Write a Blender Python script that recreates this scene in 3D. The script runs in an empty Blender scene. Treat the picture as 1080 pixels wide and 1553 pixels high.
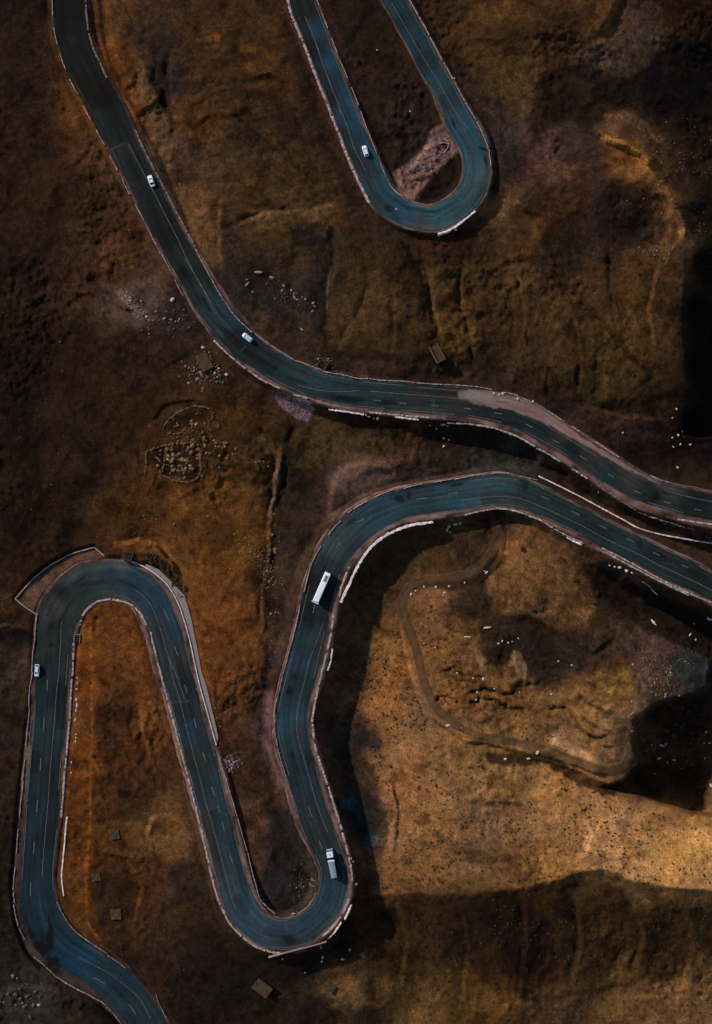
import bpy, bmesh, math, random
import numpy as np
from mathutils import Vector, Matrix, noise as mnoise
random.seed(7); RNG = np.random.default_rng(7)
scene = bpy.context.scene
COL = scene.collection
S = 0.26          # metres per photo pixel at height 0
D = 400.0         # camera height above datum
CX, CY = 540.0, 776.5

# ------------------------------------------------------------------ helpers
def lin(c):
    c = np.asarray(c, dtype=np.float32) / 255.0
    return np.where(c <= 0.04045, c / 12.92, ((c + 0.055) / 1.055) ** 2.4)

def P(px, py, h):
    """map position (survey pixels) + height -> world metres"""
    px = np.asarray(px, dtype=np.float64); py = np.asarray(py, dtype=np.float64); h = np.asarray(h, dtype=np.float64)
    x = (px - CX) * S; y = (CY - py) * S
    r = np.maximum(np.abs(x) / 260.0, np.abs(y) / 320.0)
    w = np.clip(2.0 - r, 0, 1)
    k = 1 - w * h / D
    return np.stack([x * k, y * k, h + 0 * x], axis=-1)

_perm = {}
def vnoise(x, y, seed=0):
    if seed not in _perm:
        _perm[seed] = np.random.default_rng(1000 + seed).random((257, 257)).astype(np.float32)
        _perm[seed][256, :] = _perm[seed][0, :]; _perm[seed][:, 256] = _perm[seed][:, 0]
    t = _perm[seed]
    xi = np.floor(x); yi = np.floor(y)
    fx = (x - xi); fy = (y - yi)
    fx = fx * fx * fx * (fx * (fx * 6 - 15) + 10); fy = fy * fy * fy * (fy * (fy * 6 - 15) + 10)
    xi = xi.astype(np.int64) % 256; yi = yi.astype(np.int64) % 256
    a = t[yi, xi]; b = t[yi, xi + 1]; c = t[yi + 1, xi]; d = t[yi + 1, xi + 1]
    return (a * (1 - fx) + b * fx) * (1 - fy) + (c * (1 - fx) + d * fx) * fy
def fbm(x, y, scale, octv=4, seed=0, gain=0.5):
    s = 0.0; amp = 1.0; tot = 0.0; f = 1.0 / scale
    for o in range(octv):
        ca, sa = math.cos(o * 1.3 + seed), math.sin(o * 1.3 + seed)
        s = s + amp * vnoise((x * ca - y * sa) * f + 37.1 * o, (x * sa + y * ca) * f + 11.7 * o, seed + o)
        tot += amp; amp *= gain; f *= 2.03
    return (s / tot) * 2 - 1
def sstep(a, b, x):
    t = np.clip((x - a) / (b - a), 0, 1); return t * t * (3 - 2 * t)

def catmull(pts, n):
    """pts (k,m) -> dense samples n per segment"""
    pts = np.asarray(pts, float); k = len(pts)
    ext = np.vstack([2 * pts[0] - pts[1], pts, 2 * pts[-1] - pts[-2]])
    out = []
    for i in range(k - 1):
        p0, p1, p2, p3 = ext[i:i + 4]
        for j in range(n):
            t = j / n
            out.append(0.5 * (2 * p1 + (p2 - p0) * t + (2 * p0 - 5 * p1 + 4 * p2 - p3) * t * t + (3 * p1 - p0 - 3 * p2 + p3) * t ** 3))
    out.append(pts[-1]); return np.array(out)

def tag(o, label=None, cat=None, group=None, kind=None):
    if label: o['label'] = label
    if cat: o['category'] = cat
    if group: o['group'] = group
    if kind: o['kind'] = kind
    return o
def link(name, me, parent=None):
    o = bpy.data.objects.new(name, me); COL.objects.link(o)
    if parent: o.parent = parent
    return o
def mesh_np(name, verts, faces, mat=None, smooth=True, attrs=None):
    """faces: (n,4) or (n,3) int array"""
    verts = np.asarray(verts, np.float32).reshape(-1, 3); faces = np.asarray(faces, np.int32)
    me = bpy.data.meshes.new(name)
    me.vertices.add(len(verts)); me.vertices.foreach_set('co', verts.ravel())
    n, k = faces.shape
    me.loops.add(n * k); me.loops.foreach_set('vertex_index', faces.ravel())
    me.polygons.add(n); me.polygons.foreach_set('loop_start', np.arange(0, n * k, k, dtype=np.int32))
    me.polygons.foreach_set('use_smooth', np.full(n, smooth))
    me.update(calc_edges=True)
    if attrs:
        for an, arr in attrs.items():
            a = me.color_attributes.new(an, 'FLOAT_COLOR', 'POINT')
            c = np.ones((len(verts), 4), np.float32); c[:, :3] = arr.reshape(-1, 3)
            a.data.foreach_set('color', c.ravel())
    me.validate()
    if mat: me.materials.append(mat)
    return me
def bm_obj(name, bm, mat, parent=None, smooth=False):
    me = bpy.data.meshes.new(name); bm.normal_update(); bm.to_mesh(me); bm.free()
    if smooth:
        me.polygons.foreach_set('use_smooth', [True] * len(me.polygons))
    me.materials.append(mat)
    return link(name, me, parent)

# ------------------------------------------------------------------ materials
def nodes(name):
    m = bpy.data.materials.new(name); m.use_nodes = True
    nt = m.node_tree; b = nt.nodes['Principled BSDF']
    return m, nt, b
def noise_node(nt, scale, detail=6, rough=0.6, vec=None):
    n = nt.nodes.new('ShaderNodeTexNoise'); n.inputs['Scale'].default_value = scale
    n.inputs['Detail'].default_value = detail; n.inputs['Roughness'].default_value = rough
    if vec: nt.links.new(vec, n.inputs['Vector'])
    return n
def ramp(nt, src, a, b, c0, c1):
    r = nt.nodes.new('ShaderNodeMapRange'); r.inputs['From Min'].default_value = a; r.inputs['From Max'].default_value = b
    r.inputs['To Min'].default_value = c0; r.inputs['To Max'].default_value = c1
    nt.links.new(src, r.inputs['Value']); return r.outputs['Result']
def mul_color(nt, col_out, fac_out):
    v = nt.nodes.new('ShaderNodeVectorMath'); v.operation = 'SCALE'
    nt.links.new(col_out, v.inputs[0]); nt.links.new(fac_out, v.inputs['Scale']); return v.outputs[0]
def attr_mat(name, attr, scales, rough=0.95, bump=0.6, bdist=0.3, spec=0.05):
    m, nt, b = nodes(name)
    a = nt.nodes.new('ShaderNodeAttribute'); a.attribute_name = attr
    geo = nt.nodes.new('ShaderNodeTexCoord'); vec = geo.outputs['Object']
    col = a.outputs['Color']; hsum = None
    for (sc, lo, hi, bw) in scales:
        n = noise_node(nt, sc, 5, 0.65, vec)
        col = mul_color(nt, col, ramp(nt, n.outputs['Fac'], 0.28, 0.72, lo, hi))
        mm = nt.nodes.new('ShaderNodeMath'); mm.operation = 'MULTIPLY'; mm.inputs[1].default_value = bw
        nt.links.new(n.outputs['Fac'], mm.inputs[0])
        if hsum is None: hsum = mm.outputs[0]
        else:
            ad = nt.nodes.new('ShaderNodeMath'); ad.operation = 'ADD'
            nt.links.new(hsum, ad.inputs[0]); nt.links.new(mm.outputs[0], ad.inputs[1]); hsum = ad.outputs[0]
    nt.links.new(col, b.inputs['Base Color'])
    bp = nt.nodes.new('ShaderNodeBump'); bp.inputs['Strength'].default_value = bump; bp.inputs['Distance'].default_value = bdist
    nt.links.new(hsum, bp.inputs['Height']); nt.links.new(bp.outputs['Normal'], b.inputs['Normal'])
    b.inputs['Roughness'].default_value = rough; b.inputs['Specular IOR Level'].default_value = spec
    return m
def plain(name, col, rough=0.8, spec=0.2, var=0.25, scale=3.0, bump=0.3, metal=0.0, bdist=0.05):
    m, nt, b = nodes(name)
    rgb = nt.nodes.new('ShaderNodeRGB'); rgb.outputs[0].default_value = (*col, 1)
    geo = nt.nodes.new('ShaderNodeTexCoord')
    n = noise_node(nt, scale, 6, 0.65, geo.outputs['Object'])
    nt.links.new(mul_color(nt, rgb.outputs[0], ramp(nt, n.outputs['Fac'], 0.25, 0.75, 1 - var, 1 + var)), b.inputs['Base Color'])
    if bump:
        bp = nt.nodes.new('ShaderNodeBump'); bp.inputs['Strength'].default_value = bump; bp.inputs['Distance'].default_value = bdist
        nt.links.new(n.outputs['Fac'], bp.inputs['Height']); nt.links.new(bp.outputs['Normal'], b.inputs['Normal'])
    b.inputs['Roughness'].default_value = rough; b.inputs['Specular IOR Level'].default_value = spec; b.inputs['Metallic'].default_value = metal
    return m
M = {}
M['ground'] = attr_mat('ground_soil', 'soil', [(0.09, .76, 1.24, .8), (0.45, .64, 1.36, .55), (1.9, .34, 1.66, 0.35)], bump=0.75, bdist=0.8)
M['track'] = attr_mat('track_dirt', 'soil', [(0.3, .85, 1.15, 1.0), (1.6, .7, 1.3, 0.3)], bump=0.7, bdist=0.4)
M['asphalt'] = attr_mat('asphalt', 'tar', [(0.12, .88, 1.12, .1), (0.8, .86, 1.14, .2), (4.0, .85, 1.15, 0.5)], rough=0.8, bump=0.25, bdist=0.03, spec=0.06)
M['paint'] = plain('worn_road_paint', (.115, .108, .10), 0.8, var=.6, scale=0.9, bump=0)
M['paint_dash'] = plain('lane_paint', (.11, .135, .135), 0.8, var=.45, scale=1.6, bump=0)
M['stone'] = plain('parapet_stone', (.33, .25, .225), 0.95, var=.6, scale=.55, bump=.7, bdist=.15)
M['stone_brown'] = plain('brown_wall_stone', (.17, .115, .095), 0.95, var=.4, scale=1.4, bump=.8, bdist=.2)
M['white_stone'] = plain('whitewashed_masonry', (.66, .56, .51), 0.9, var=.5, scale=.7, bump=.7, bdist=.15)
M['concrete'] = plain('pale_concrete', (.225, .18, .16), 0.9, var=.25, scale=.6, bump=.4, bdist=.08)
M['rock_pale'] = plain('pale_rock', (.55, .44, .35), 0.95, var=.35, scale=2.2, bump=.9, bdist=.2)
M['rock_tan'] = plain('ochre_rock', (.18, .108, .05), 0.95, var=.4, scale=2.2, bump=.9, bdist=.2)
M['rock_purple'] = plain('purple_grey_rock', (.24, .19, .18), 0.95, var=.4, scale=2.2, bump=.9, bdist=.2)
M['rock_dark'] = plain('dark_rock', (.05, .045, .042), 0.95, var=.4, scale=2.2, bump=.9, bdist=.2)
M['shrub'] = plain('dry_scrub_leaf', (.055, .036, .016), 0.95, var=.4, scale=5, bump=0)
M['ruin'] = plain('ruin_dry_stone', (.11, .066, .03), 0.95, var=.4, scale=2.0, bump=.9, bdist=.15)
M['mud_roof'] = plain('mud_roof', (.062, .036, .018), 0.95, var=.6, scale=1.1, bump=.6, bdist=.1)
M['car_white'] = plain('white_car_paint', (.78, .80, .82), .25, .5, var=.03, bump=0)
M['car_blue'] = plain('pale_blue_car_paint', (.55, .70, .78), .25, .5, var=.03, bump=0)
M['glass'] = plain('dark_vehicle_glass', (.008, .014, .02), .08, .5, var=.05, bump=0)
M['rubber'] = plain('tyre_rubber', (.012, .012, .012), .9, .2, var=.1, bump=0)
M['rim'] = plain('wheel_rim', (.4, .4, .4), .35, .5, var=.05, bump=0, metal=.8)
M['lamp'] = plain('headlamp_glass', (.75, .75, .72), .15, .5, var=.03, bump=0)
M['tail'] = plain('tail_lamp_glass', (.35, .02, .015), .2, .5, var=.03, bump=0)
M['grey_metal'] = plain('grey_metal', (.25, .30, .33), .5, .4, var=.15, scale=2, bump=0)
M['tarp'] = plain('blue_grey_tarpaulin', (.20, .27, .32), .75, .3, var=.2, scale=1.2, bump=.5, bdist=.1)
M['black'] = plain('black_trim', (.01, .01, .01), .6, .3, var=.1, bump=0)

# ------------------------------------------------------------------ road survey (left edge x,y, right edge x,y)
A_PAIRS = [(82,0,129,0),(83,37,131,30),(90,70,136,55),(103,100,145,80),(119,133,160,113),(134,159,175,139),(156,204,197,184),(170,228,208,211),
 (186,261,224,245),(201,293,241,277),(220,330,259,313),(238,365,277,347),(255,396,294,378),(266,415,305,395),(281,439,319,418),(292,463,334,440),
 (309,489,350,465),(327,510,366,482),(350,534,384,503),(377,556,405,522),(405,573,430,536),(436,589,456,550),(467,602,485,562),(491,609,508,568),
 (528,617,537,573),(560,620,566,576),(608,624,612,580),(653,628,658,583),(700,632,706,588),(745,640,757,597),(776,649,795,606),(800,660,822,620),
 (831,677,853,641),(864,697,886,661),(905,725,926,687),(945,750,965,713),(973,762,990,727),(1010,773,1022,736),(1047,784,1056,743),(1080,790,1086,750)]
B_PAIRS = [(438,0,474,-14),(447,28,484,13),(460,56,495,43),(477,102,511,87),(497,152,531,137),(515,198,549,184),(524,222,559,207),(538,255,574,240),
 (550,283,584,263),(563,308,594,281),(582,327,606,293),(603,340,619,303),(628,348,635,309.5),(661,351,655,311),(693,340,674,303),(718,320,690,290),
 (735,298,699,275),(743,272,703,256),(743,245,701,238),(737,216,697,225),(727,194,690,212),(716,176,679,193),(702,152,669,168),(686,122,655,139),
 (669,93,638,110),(648,54,618,71),(632,25,601,42),(618,0,588,18)]
C_PAIRS = [(1080,868,1063,903),(1047,849,1030,889),(1014,834,996,873),(982,818,964,855),(961,808,940,844),(930,793,908,828),(897,775,874,809),
 (880,767,860,802),(845,749,828,787),(815,734,803,777),(789,723,782,771),(756,717,755,767),(728,720,733,769),(700,724,705,774),(670,729,678,777),
 (640,734,650,781),(594,744,612,788),(553,761,580,803),(531,776,561,818),(512,793,545,833),(494,815,531,848),(481,838,521,866),(470,867,514,886),
 (461,893,508,905),(453,927,501,936),(447,955,495,964),(440,985,488,994),(432,1014,482,1022),(425,1040,476,1044),(420,1060,471,1062),(417,1088,467,1088),
 (418,1118,469,1116),(423,1142,474,1138),(434,1178,482,1168),(447,1222,493,1209),(456,1255,504,1243),(468,1283,515,1273),(478,1304,524,1300),
 (485,1325,528,1330),(483,1348,526,1358),(475,1367,516,1384),(461,1381,498,1406),(445,1390,474,1428),(432,1394,448,1438),(418,1392,422,1440),
 (405,1386,394,1433),(393,1373,372,1419),(385,1358,352,1397),(378,1342,338,1370),(371,1318,327,1333),(362,1285,319,1298),(354,1252,311,1265),
 (349,1228,304,1240),(343,1205,297,1216),(334,1168,287,1177),(322,1125,275,1134),(309,1080,264,1090),(300,1045,255,1052),(291,1012,242,1022),
 (282,977,234,988),(275,950,226,964),(265,924,217,942),(253,898,209,926),(234,876,199,915),(210,860,187,909),(185,851,174,907),(158,850,160,907),
 (125,855,146,912),(97,872,132,924),(80,888,122,936),(65,909,116,950),(58,931,112,964),(55,964,109,982),(54,1000,106,1006),(53,1040,103,1042),
 (51,1085,101,1087),(48,1120,98,1123),(44,1165,94,1169),(40,1214,91,1217),(36,1274,85,1277),(33,1320,81,1321),(31,1350,82,1347),(34,1385,88,1371),
 (43,1418,100,1397),(60,1446,117,1417),(91,1470,136,1430),(121,1487,158,1445),(150,1508,187,1465),(173,1529,212,1489),(188,1549,236,1519),
 (205,1580,254,1551)]
def extend(pairs, n0, n1, bend0=0., bend1=0.):
    def ex(p, q, n, bend):
        res = []; p = np.array(p, float); q = np.array(q, float)
        c = (p[:2] + p[2:]) / 2; c2 = (q[:2] + q[2:]) / 2
        d = (c - c2) / np.linalg.norm(c - c2); w = np.linalg.norm(p[:2] - p[2:]) / 2
        sgn = np.sign(np.cross(d, p[:2] - c))
        for i in range(n):
            a = bend; d = np.array([d[0] * math.cos(a) - d[1] * math.sin(a), d[0] * math.sin(a) + d[1] * math.cos(a)])
            c = c + d * 45; nrm = np.array([-d[1], d[0]]) * sgn
            res.append(tuple(c + nrm * w) + tuple(c - nrm * w))
        return res
    a = ex(pairs[0], pairs[1], n0, bend0)[::-1]; b = ex(pairs[-1], pairs[-2], n1, bend1)
    return a + list(pairs) + b
A_PAIRS = extend(A_PAIRS, 6, 6, -.08, .05); B_PAIRS = extend(B_PAIRS, 6, 6, .05, -.05); C_PAIRS = extend(C_PAIRS, 6, 6, .05, .08)
class Road: pass
def make_road(pairs, hctl, shl, shr):
    r = Road(); d = catmull(pairs, 16)
    r.L = d[:, :2]; r.R = d[:, 2:]; r.C = (r.L + r.R) / 2
    seg = np.linalg.norm(np.diff(r.C, axis=0), axis=1); s = np.concatenate([[0], np.cumsum(seg)])
    n = int(s[-1] / 1.5); si = np.linspace(0, s[-1], n)
    f = lambda a: np.stack([np.interp(si, s, a[:, 0]), np.interp(si, s, a[:, 1])], 1)
    r.L, r.R = f(r.L), f(r.R); r.C = (r.L + r.R) / 2; r.s = si
    r.half = np.linalg.norm(r.R - r.L, axis=1) / 2
    r.n = (r.R - r.L) / (2 * r.half[:, None])
    st = lambda x, y: int(np.argmin((r.C[:, 0] - x) ** 2 + (r.C[:, 1] - y) ** 2))
    r.st = st
    ctl = sorted((r.s[st(x, y)], h) for x, y, h in hctl)
    hh = np.interp(si, [c[0] for c in ctl], [c[1] for c in ctl])
    k = np.hanning(81); k /= k.sum(); r.h = np.convolve(np.pad(hh, 40, mode='edge'), k, 'valid')
    def sh(ctlp):
        c = sorted((r.s[st(x, y)], v) for x, y, v in ctlp); v = np.interp(si, [q[0] for q in c], [q[1] for q in c])
        k = np.hanning(15); k /= k.sum(); v = np.convolve(np.pad(v, 7, mode='edge'), k, 'valid')
        return v
    r.sl = sh(shl); r.sr = sh(shr)
    return r
RA = make_road(A_PAIRS, [(105,0,12),(300,450,11),(600,600,9.5),(850,670,8.5),(1080,770,7)],
   [(105,0,4),(150,150,5),(250,380,5),(290,440,4),(320,505,3),(330,510,6),(450,590,5),(600,630,8),(700,640,7),(760,650,8),(850,700,9),(940,755,11),(1080,800,11)],
   [(105,0,4),(150,100,4),(230,260,7),(290,370,6),(340,450,6),(380,500,4),(500,570,1),(700,588,1),(800,610,3),(1080,750,4)])
RB = make_road(B_PAIRS, [(440,0,20),(520,200,20.5),(650,330,21.5),(730,250,22.5),(600,0,25)],
   [(440,0,3.5),(500,160,5),(540,260,6),(565,310,3),(650,350,2),(742,260,3),(740,215,6),(725,180,6),(700,145,4),(620,0,4)],
   [(440,0,4),(560,200,3.5),(590,275,3),(650,310,2),(700,250,2),(672,175,5),(655,140,2),(590,20,1)])
RC = make_road(C_PAIRS, [(1080,880,5),(900,790,4),(750,745,3),(600,770,1.8),(500,860,.6),(450,1000,-1),(445,1100,-2),(480,1230,-3.4),(500,1360,-4.6),(430,1415,-5.5),
    (345,1330,-6.5),(290,1130,-8),(250,960,-9),(165,880,-10),(80,960,-10.8),(70,1150,-12.5),(58,1350,-14.5),(110,1450,-16),(220,1540,-18)],
   [(1080,868,3),(980,815,3),(815,734,2),(750,715,2),(640,734,3),(553,761,5),(494,815,6),(453,927,4),(430,1014,4),(417,1088,3),(423,1142,6),(434,1178,5),
    (447,1222,9),(478,1304,2),(483,1348,3),(440,1392,2),(405,1386,5),(385,1350,7),(362,1285,8),(349,1228,9),(334,1168,8),(320,1120,4),(300,1045,5),(282,977,6),(253,898,8),(220,864,6),
    (185,851,2),(158,850,2),(125,855,3),(80,888,3),(55,964,4),(53,1040,7),(44,1165,10),(33,1320,12),(34,1385,12),(60,1446,12),(121,1487,13),(188,1549,8)],
   [(1063,903,6),(960,855,7),(880,812,6),(800,778,5),(755,768,5),(700,775,8),(640,785,8),(580,803,7),(540,840,11),(511,900,10),(488,994,12),(475,1050,9),(469,1110,7),(482,1168,11),
    (500,1230,12),(524,1300,8),(526,1358,9),(516,1384,10),(474,1428,7),(420,1440,5),(372,1419,5),(338,1370,7),(311,1265,7),(297,1216,7),(275,1134,9),(255,1052,9),
    (234,988,8),(217,942,7),(187,909,5),(160,907,5),(132,924,5),(112,964,7),(106,1006,9),(101,1087,9),(94,1169,8),(85,1277,7),(81,1321,6),(88,1371,4),(136,1430,4),(187,1465,7),(236,1519,5)])
ROADS = [RA, RB, RC]

# ------------------------------------------------------------------ height controls
HC = [(-60,-60,11),(1000,560,12.5),(1000,620,8),(0,200,9.5),(60,100,10.5),(110,240,9.5),(200,400,8.5),(0,400,6),(100,550,2),(0,620,-1),(150,700,-3),(0,800,-6),(60,790,-7),(250,560,4),(320,570,6.5),
(280,740,-3.5),(370,690,-1),(380,850,-8),(300,870,-8),(340,900,-7.5),(350,1000,-7),(375,1100,-8),(395,950,-8.5),(200,820,-8),(120,810,-8.2),(15,930,-10),(10,1050,-11),(5,1200,-12),(-5,1350,-13),
(10,1450,-13.5),(60,1500,-15),(130,1550,-16),(0,1580,-12),
(440,650,1),(430,760,-6),(415,850,-9.5),(408,950,-10.5),(402,1050,-10.5),(400,1150,-10),(425,1250,-9.5),(430,1340,-8),(455,1330,-7.5),(400,1280,-8),(375,1230,-8.5),
(450,810,-3.5),(440,900,-5),(425,980,-6),(405,1090,-8),
(155,30,10),(165,90,9.8),(225,210,9.6),(275,320,10),(190,40,15),(215,130,14.5),(250,200,14),(300,60,18),(340,200,18),(400,100,19),(320,330,14),(340,420,12.5),(430,200,18),(480,230,18),
(420,330,17),(500,320,18),(540,330,19),(400,450,11),(470,500,12),(440,400,14),(490,400,15.5),
(500,20,19.8),(525,70,19.8),(550,140,19.6),(560,190,19.9),(610,170,18.8),(640,240,18.6),(665,285,17),(570,20,20.5),(620,282,19.8),(590,240,19.8),
(690,30,24),(780,40,27),(735,110,24.5),(765,180,22),(768,250,20.8),(720,330,19.8),(690,60,25),(820,210,23),(870,220,25),(920,190,23),(955,215,28),(985,250,28.5),(1015,300,27),(1040,360,25),(1060,330,15),(1030,250,17),
(920,20,28),(960,40,27),(890,110,22),(1000,90,22),(1060,60,22),(990,160,20),(1060,200,16),(1090,300,12),(900,300,20),(900,350,16),(830,300,20),(980,340,17),
(760,300,20),(600,370,20),(650,375,19.6),(560,430,15.5),(650,450,15),(700,390,18),(800,400,16),(900,410,16),(980,420,15),(1028,430,14),(1030,520,13),(1026,600,9),
(1070,430,9),(1070,520,7),(1070,600,4),(1150,500,0),(1100,650,-2),(1130,350,8),(600,540,12),(700,555,10.5),(800,560,11),(900,560,12),(960,560,13),(960,620,8.5),(840,610,9.5),(1000,660,1),(1040,700,-3),(900,650,6.5),(650,500,14),
(560,650,3.5),(620,680,4.5),(700,665,-1),(770,690,-1.5),(850,705,-.5),(930,775,2),(500,680,1),(540,715,2),(640,712,2.5),(480,740,-2),(700,700,2),(1000,800,3.0),(1070,815,3.0),(460,680,-.5),
(560,900,-8.5),(610,840,-7),(680,820,-5.5),(550,1000,-10.5),(530,1100,-11.5),(545,1200,-12.5),(565,1290,-13),(560,1400,-14.5),(520,1470,-15),(450,1490,-15),(380,1480,-13),(740,805,-1.5),(790,850,-2),(850,850,-4),
(905,885,-8.5),(880,900,-6),(1000,925,-22),(1075,955,-27),(945,885,-12),(1030,900,-14),(640,950,-7),(600,1020,-8.5),(700,900,-2.5),(780,950,-1),(860,980,-3.5),(820,1040,-3),(700,1040,-4),(620,1120,-8.5),(920,1060,1),(950,1000,-3),(900,1120,2.5),
(950,1100,2),(955,1150,1),(1000,985,-6),(1040,1012,-11),(1060,1070,-10),(1020,1150,-4),(1070,1150,-7),(1050,1220,-4),(1080,1240,-2),
(700,1130,-5),(780,1165,-4.5),(850,1190,-4),(920,1215,-2),(1000,1255,0),(1080,1275,2),(600,1200,-10),(700,1240,-5),(800,1260,-1),(900,1290,3),(960,1310,5),(1060,1330,7.5),(600,1300,-10.5),(700,1330,-6),(800,1330,-1),(880,1318,4),
(1100,1340,9),(600,1365,-11),(700,1375,-8),(800,1370,-3.5),(880,1365,1.5),(960,1370,3.5),(1080,1385,6),(600,1450,-14),(750,1450,-9),(900,1450,-4),(1060,1450,2),(620,1540,-15),(800,1540,-11),(1000,1540,-3),
(180,960,-9),(160,1050,-10.2),(220,1100,-9),(180,1200,-11),(250,1200,-9),(150,1300,-13),(230,1300,-10.5),(280,1350,-9.5),(180,1400,-13.5),(250,1450,-13),(320,1450,-12),(240,1550,-16),(350,1540,-15),(450,1550,-17),
(-300,400,8),(-300,1000,-8),(-300,1700,-8),(300,-300,24),(800,-300,40),(1100,-250,30),(1400,0,5),(1400,700,-18),(1400,1200,-22),(1400,1700,-10),(700,1850,-25),(200,1850,-20),(-200,-300,16)]
def tps_fit(pts, lam=0.4):
    p = np.array(pts, float); X = p[:, :2] / 100.0; n = len(X)
    r2 = ((X[:, None] - X[None]) ** 2).sum(-1); K = 0.5 * r2 * np.log(r2 + 1e-12); K[np.arange(n), np.arange(n)] = lam
    Pm = np.hstack([np.ones((n, 1)), X]); A = np.zeros((n + 3, n + 3)); A[:n, :n] = K; A[:n, n:] = Pm; A[n:, :n] = Pm.T
    w = np.linalg.solve(A, np.concatenate([p[:, 2], np.zeros(3)])); return X, w
def tps_eval(model, x, y):
    X, w = model; x = (x / 100.0).astype(np.float32); y = (y / 100.0).astype(np.float32); out = (w[-3] + w[-2] * x + w[-1] * y).astype(np.float32)
    for i in range(len(X)):
        r2 = (x - np.float32(X[i, 0])) ** 2 + (y - np.float32(X[i, 1])) ** 2
        out += np.float32(w[i] * 0.5) * r2 * np.log(r2 + 1e-9)
    return out

xs = np.concatenate([-np.geomspace(1400, 12000, 14)[::-1], np.arange(-800, -320, 40), np.arange(-320, -40, 8), np.arange(-40, 1121, 2), np.arange(1128, 1420, 8), np.arange(1440, 1900, 40), np.geomspace(2000, 13000, 14)]).astype(float)
ys = np.concatenate([-np.geomspace(1400, 12000, 14)[::-1], np.arange(-800, -320, 40), np.arange(-320, -40, 8), np.arange(-40, 1595, 2), np.arange(1600, 1900, 8), np.arange(1920, 2400, 40), np.geomspace(2500, 13000, 14)]).astype(float)
GX, GY = np.meshgrid(xs, ys); NX, NY = len(xs), len(ys)
inside = np.clip(1 - np.maximum.reduce([-GX - 320, GX - 1420, -GY - 320, GY - 1880, 0 * GX]) / 600., 0, 1)
cxp = np.clip(GX, -320, 1420); cyp = np.clip(GY, -320, 1880)
wx = fbm(GX, GY, 60, 4, 3) * 9; wy = fbm(GX, GY, 60, 4, 9) * 9
H = tps_eval(tps_fit(HC), cxp + wx * .6, cyp + wy * .6).astype(np.float64)
far = 60 * fbm(GX, GY, 2600, 6, 21) + 25
H = H * inside + (1 - inside) * far
# erosion-like relief
rel = np.zeros_like(H)
rug = sstep(.05, .5, fbm(GX + wx, GY + wy, 110, 4, 47, .6))
rel += 1.5 * fbm(GX + wx * 2, GY + wy * 2, 150, 3, 31) + 1.0 * (0.35 - np.abs(fbm(GX + wx, GY + wy, 70, 4, 37)) * 1.2) + (.15 + 1.1 * rug) * (0.3 - np.abs(fbm(GX + wx, GY + wy, 26, 5, 41, .6)) * 1.4) + (.12 + .5 * rug) * fbm(GX + wx * .5, GY + wy * .5, 8, 3, 43)
# strata on the hill between the upper roads and on the east mound
def blob(x, y, rx, ry=None, p=2):
    ry = ry or rx; return np.exp(-(np.abs((GX - x) / rx) ** p + np.abs((GY - y) / ry) ** p))
m1 = np.clip(blob(350, 160, 120, 200) + blob(450, 330, 90, 60) * .8, 0, 1)
rel += m1 * (0.5 * fbm(GX * .22 + wx * 2.2, GY + wy * 2.2 + GX * .18, 14, 3, 51))
m2 = np.clip(blob(850, 1450, 330, 110) + blob(760, 500, 300, 100) * .6, 0, 1)
rel += m2 * (1.1 * fbm(GX + wx * 3 + GY * .1, GY * .22 + wy * 2, 22, 4, 57))
m3 = np.clip(blob(800, 1040, 170, 90), 0, 1)
rel += m3 * (2.6 * (0.3 - np.abs(fbm(GX * .6 + wx * 3, GY * 1.2 + wy * 3, 40, 4, 61))) )
smoothmask = 1 - 0.75 * np.clip(blob(640, 1180, 120, 130) + blob(980, 1300, 160, 45) + blob(800, 870, 60, 60) + blob(570, 1050, 60, 120), 0, 1)
rel *= smoothmask
def seg_dist(pts, x=None, y=None):
    x = GX if x is None else x; y = GY if y is None else y
    d = np.full(x.shape, 1e9)
    for (x0, y0), (x1, y1) in zip(pts[:-1], pts[1:]):
        vx, vy = x1 - x0, y1 - y0; L = vx * vx + vy * vy + 1e-9
        t = np.clip(((x - x0) * vx + (y - y0) * vy) / L, 0, 1)
        d = np.minimum(d, np.hypot(x - x0 - t * vx, y - y0 - t * vy))
    return d
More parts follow.
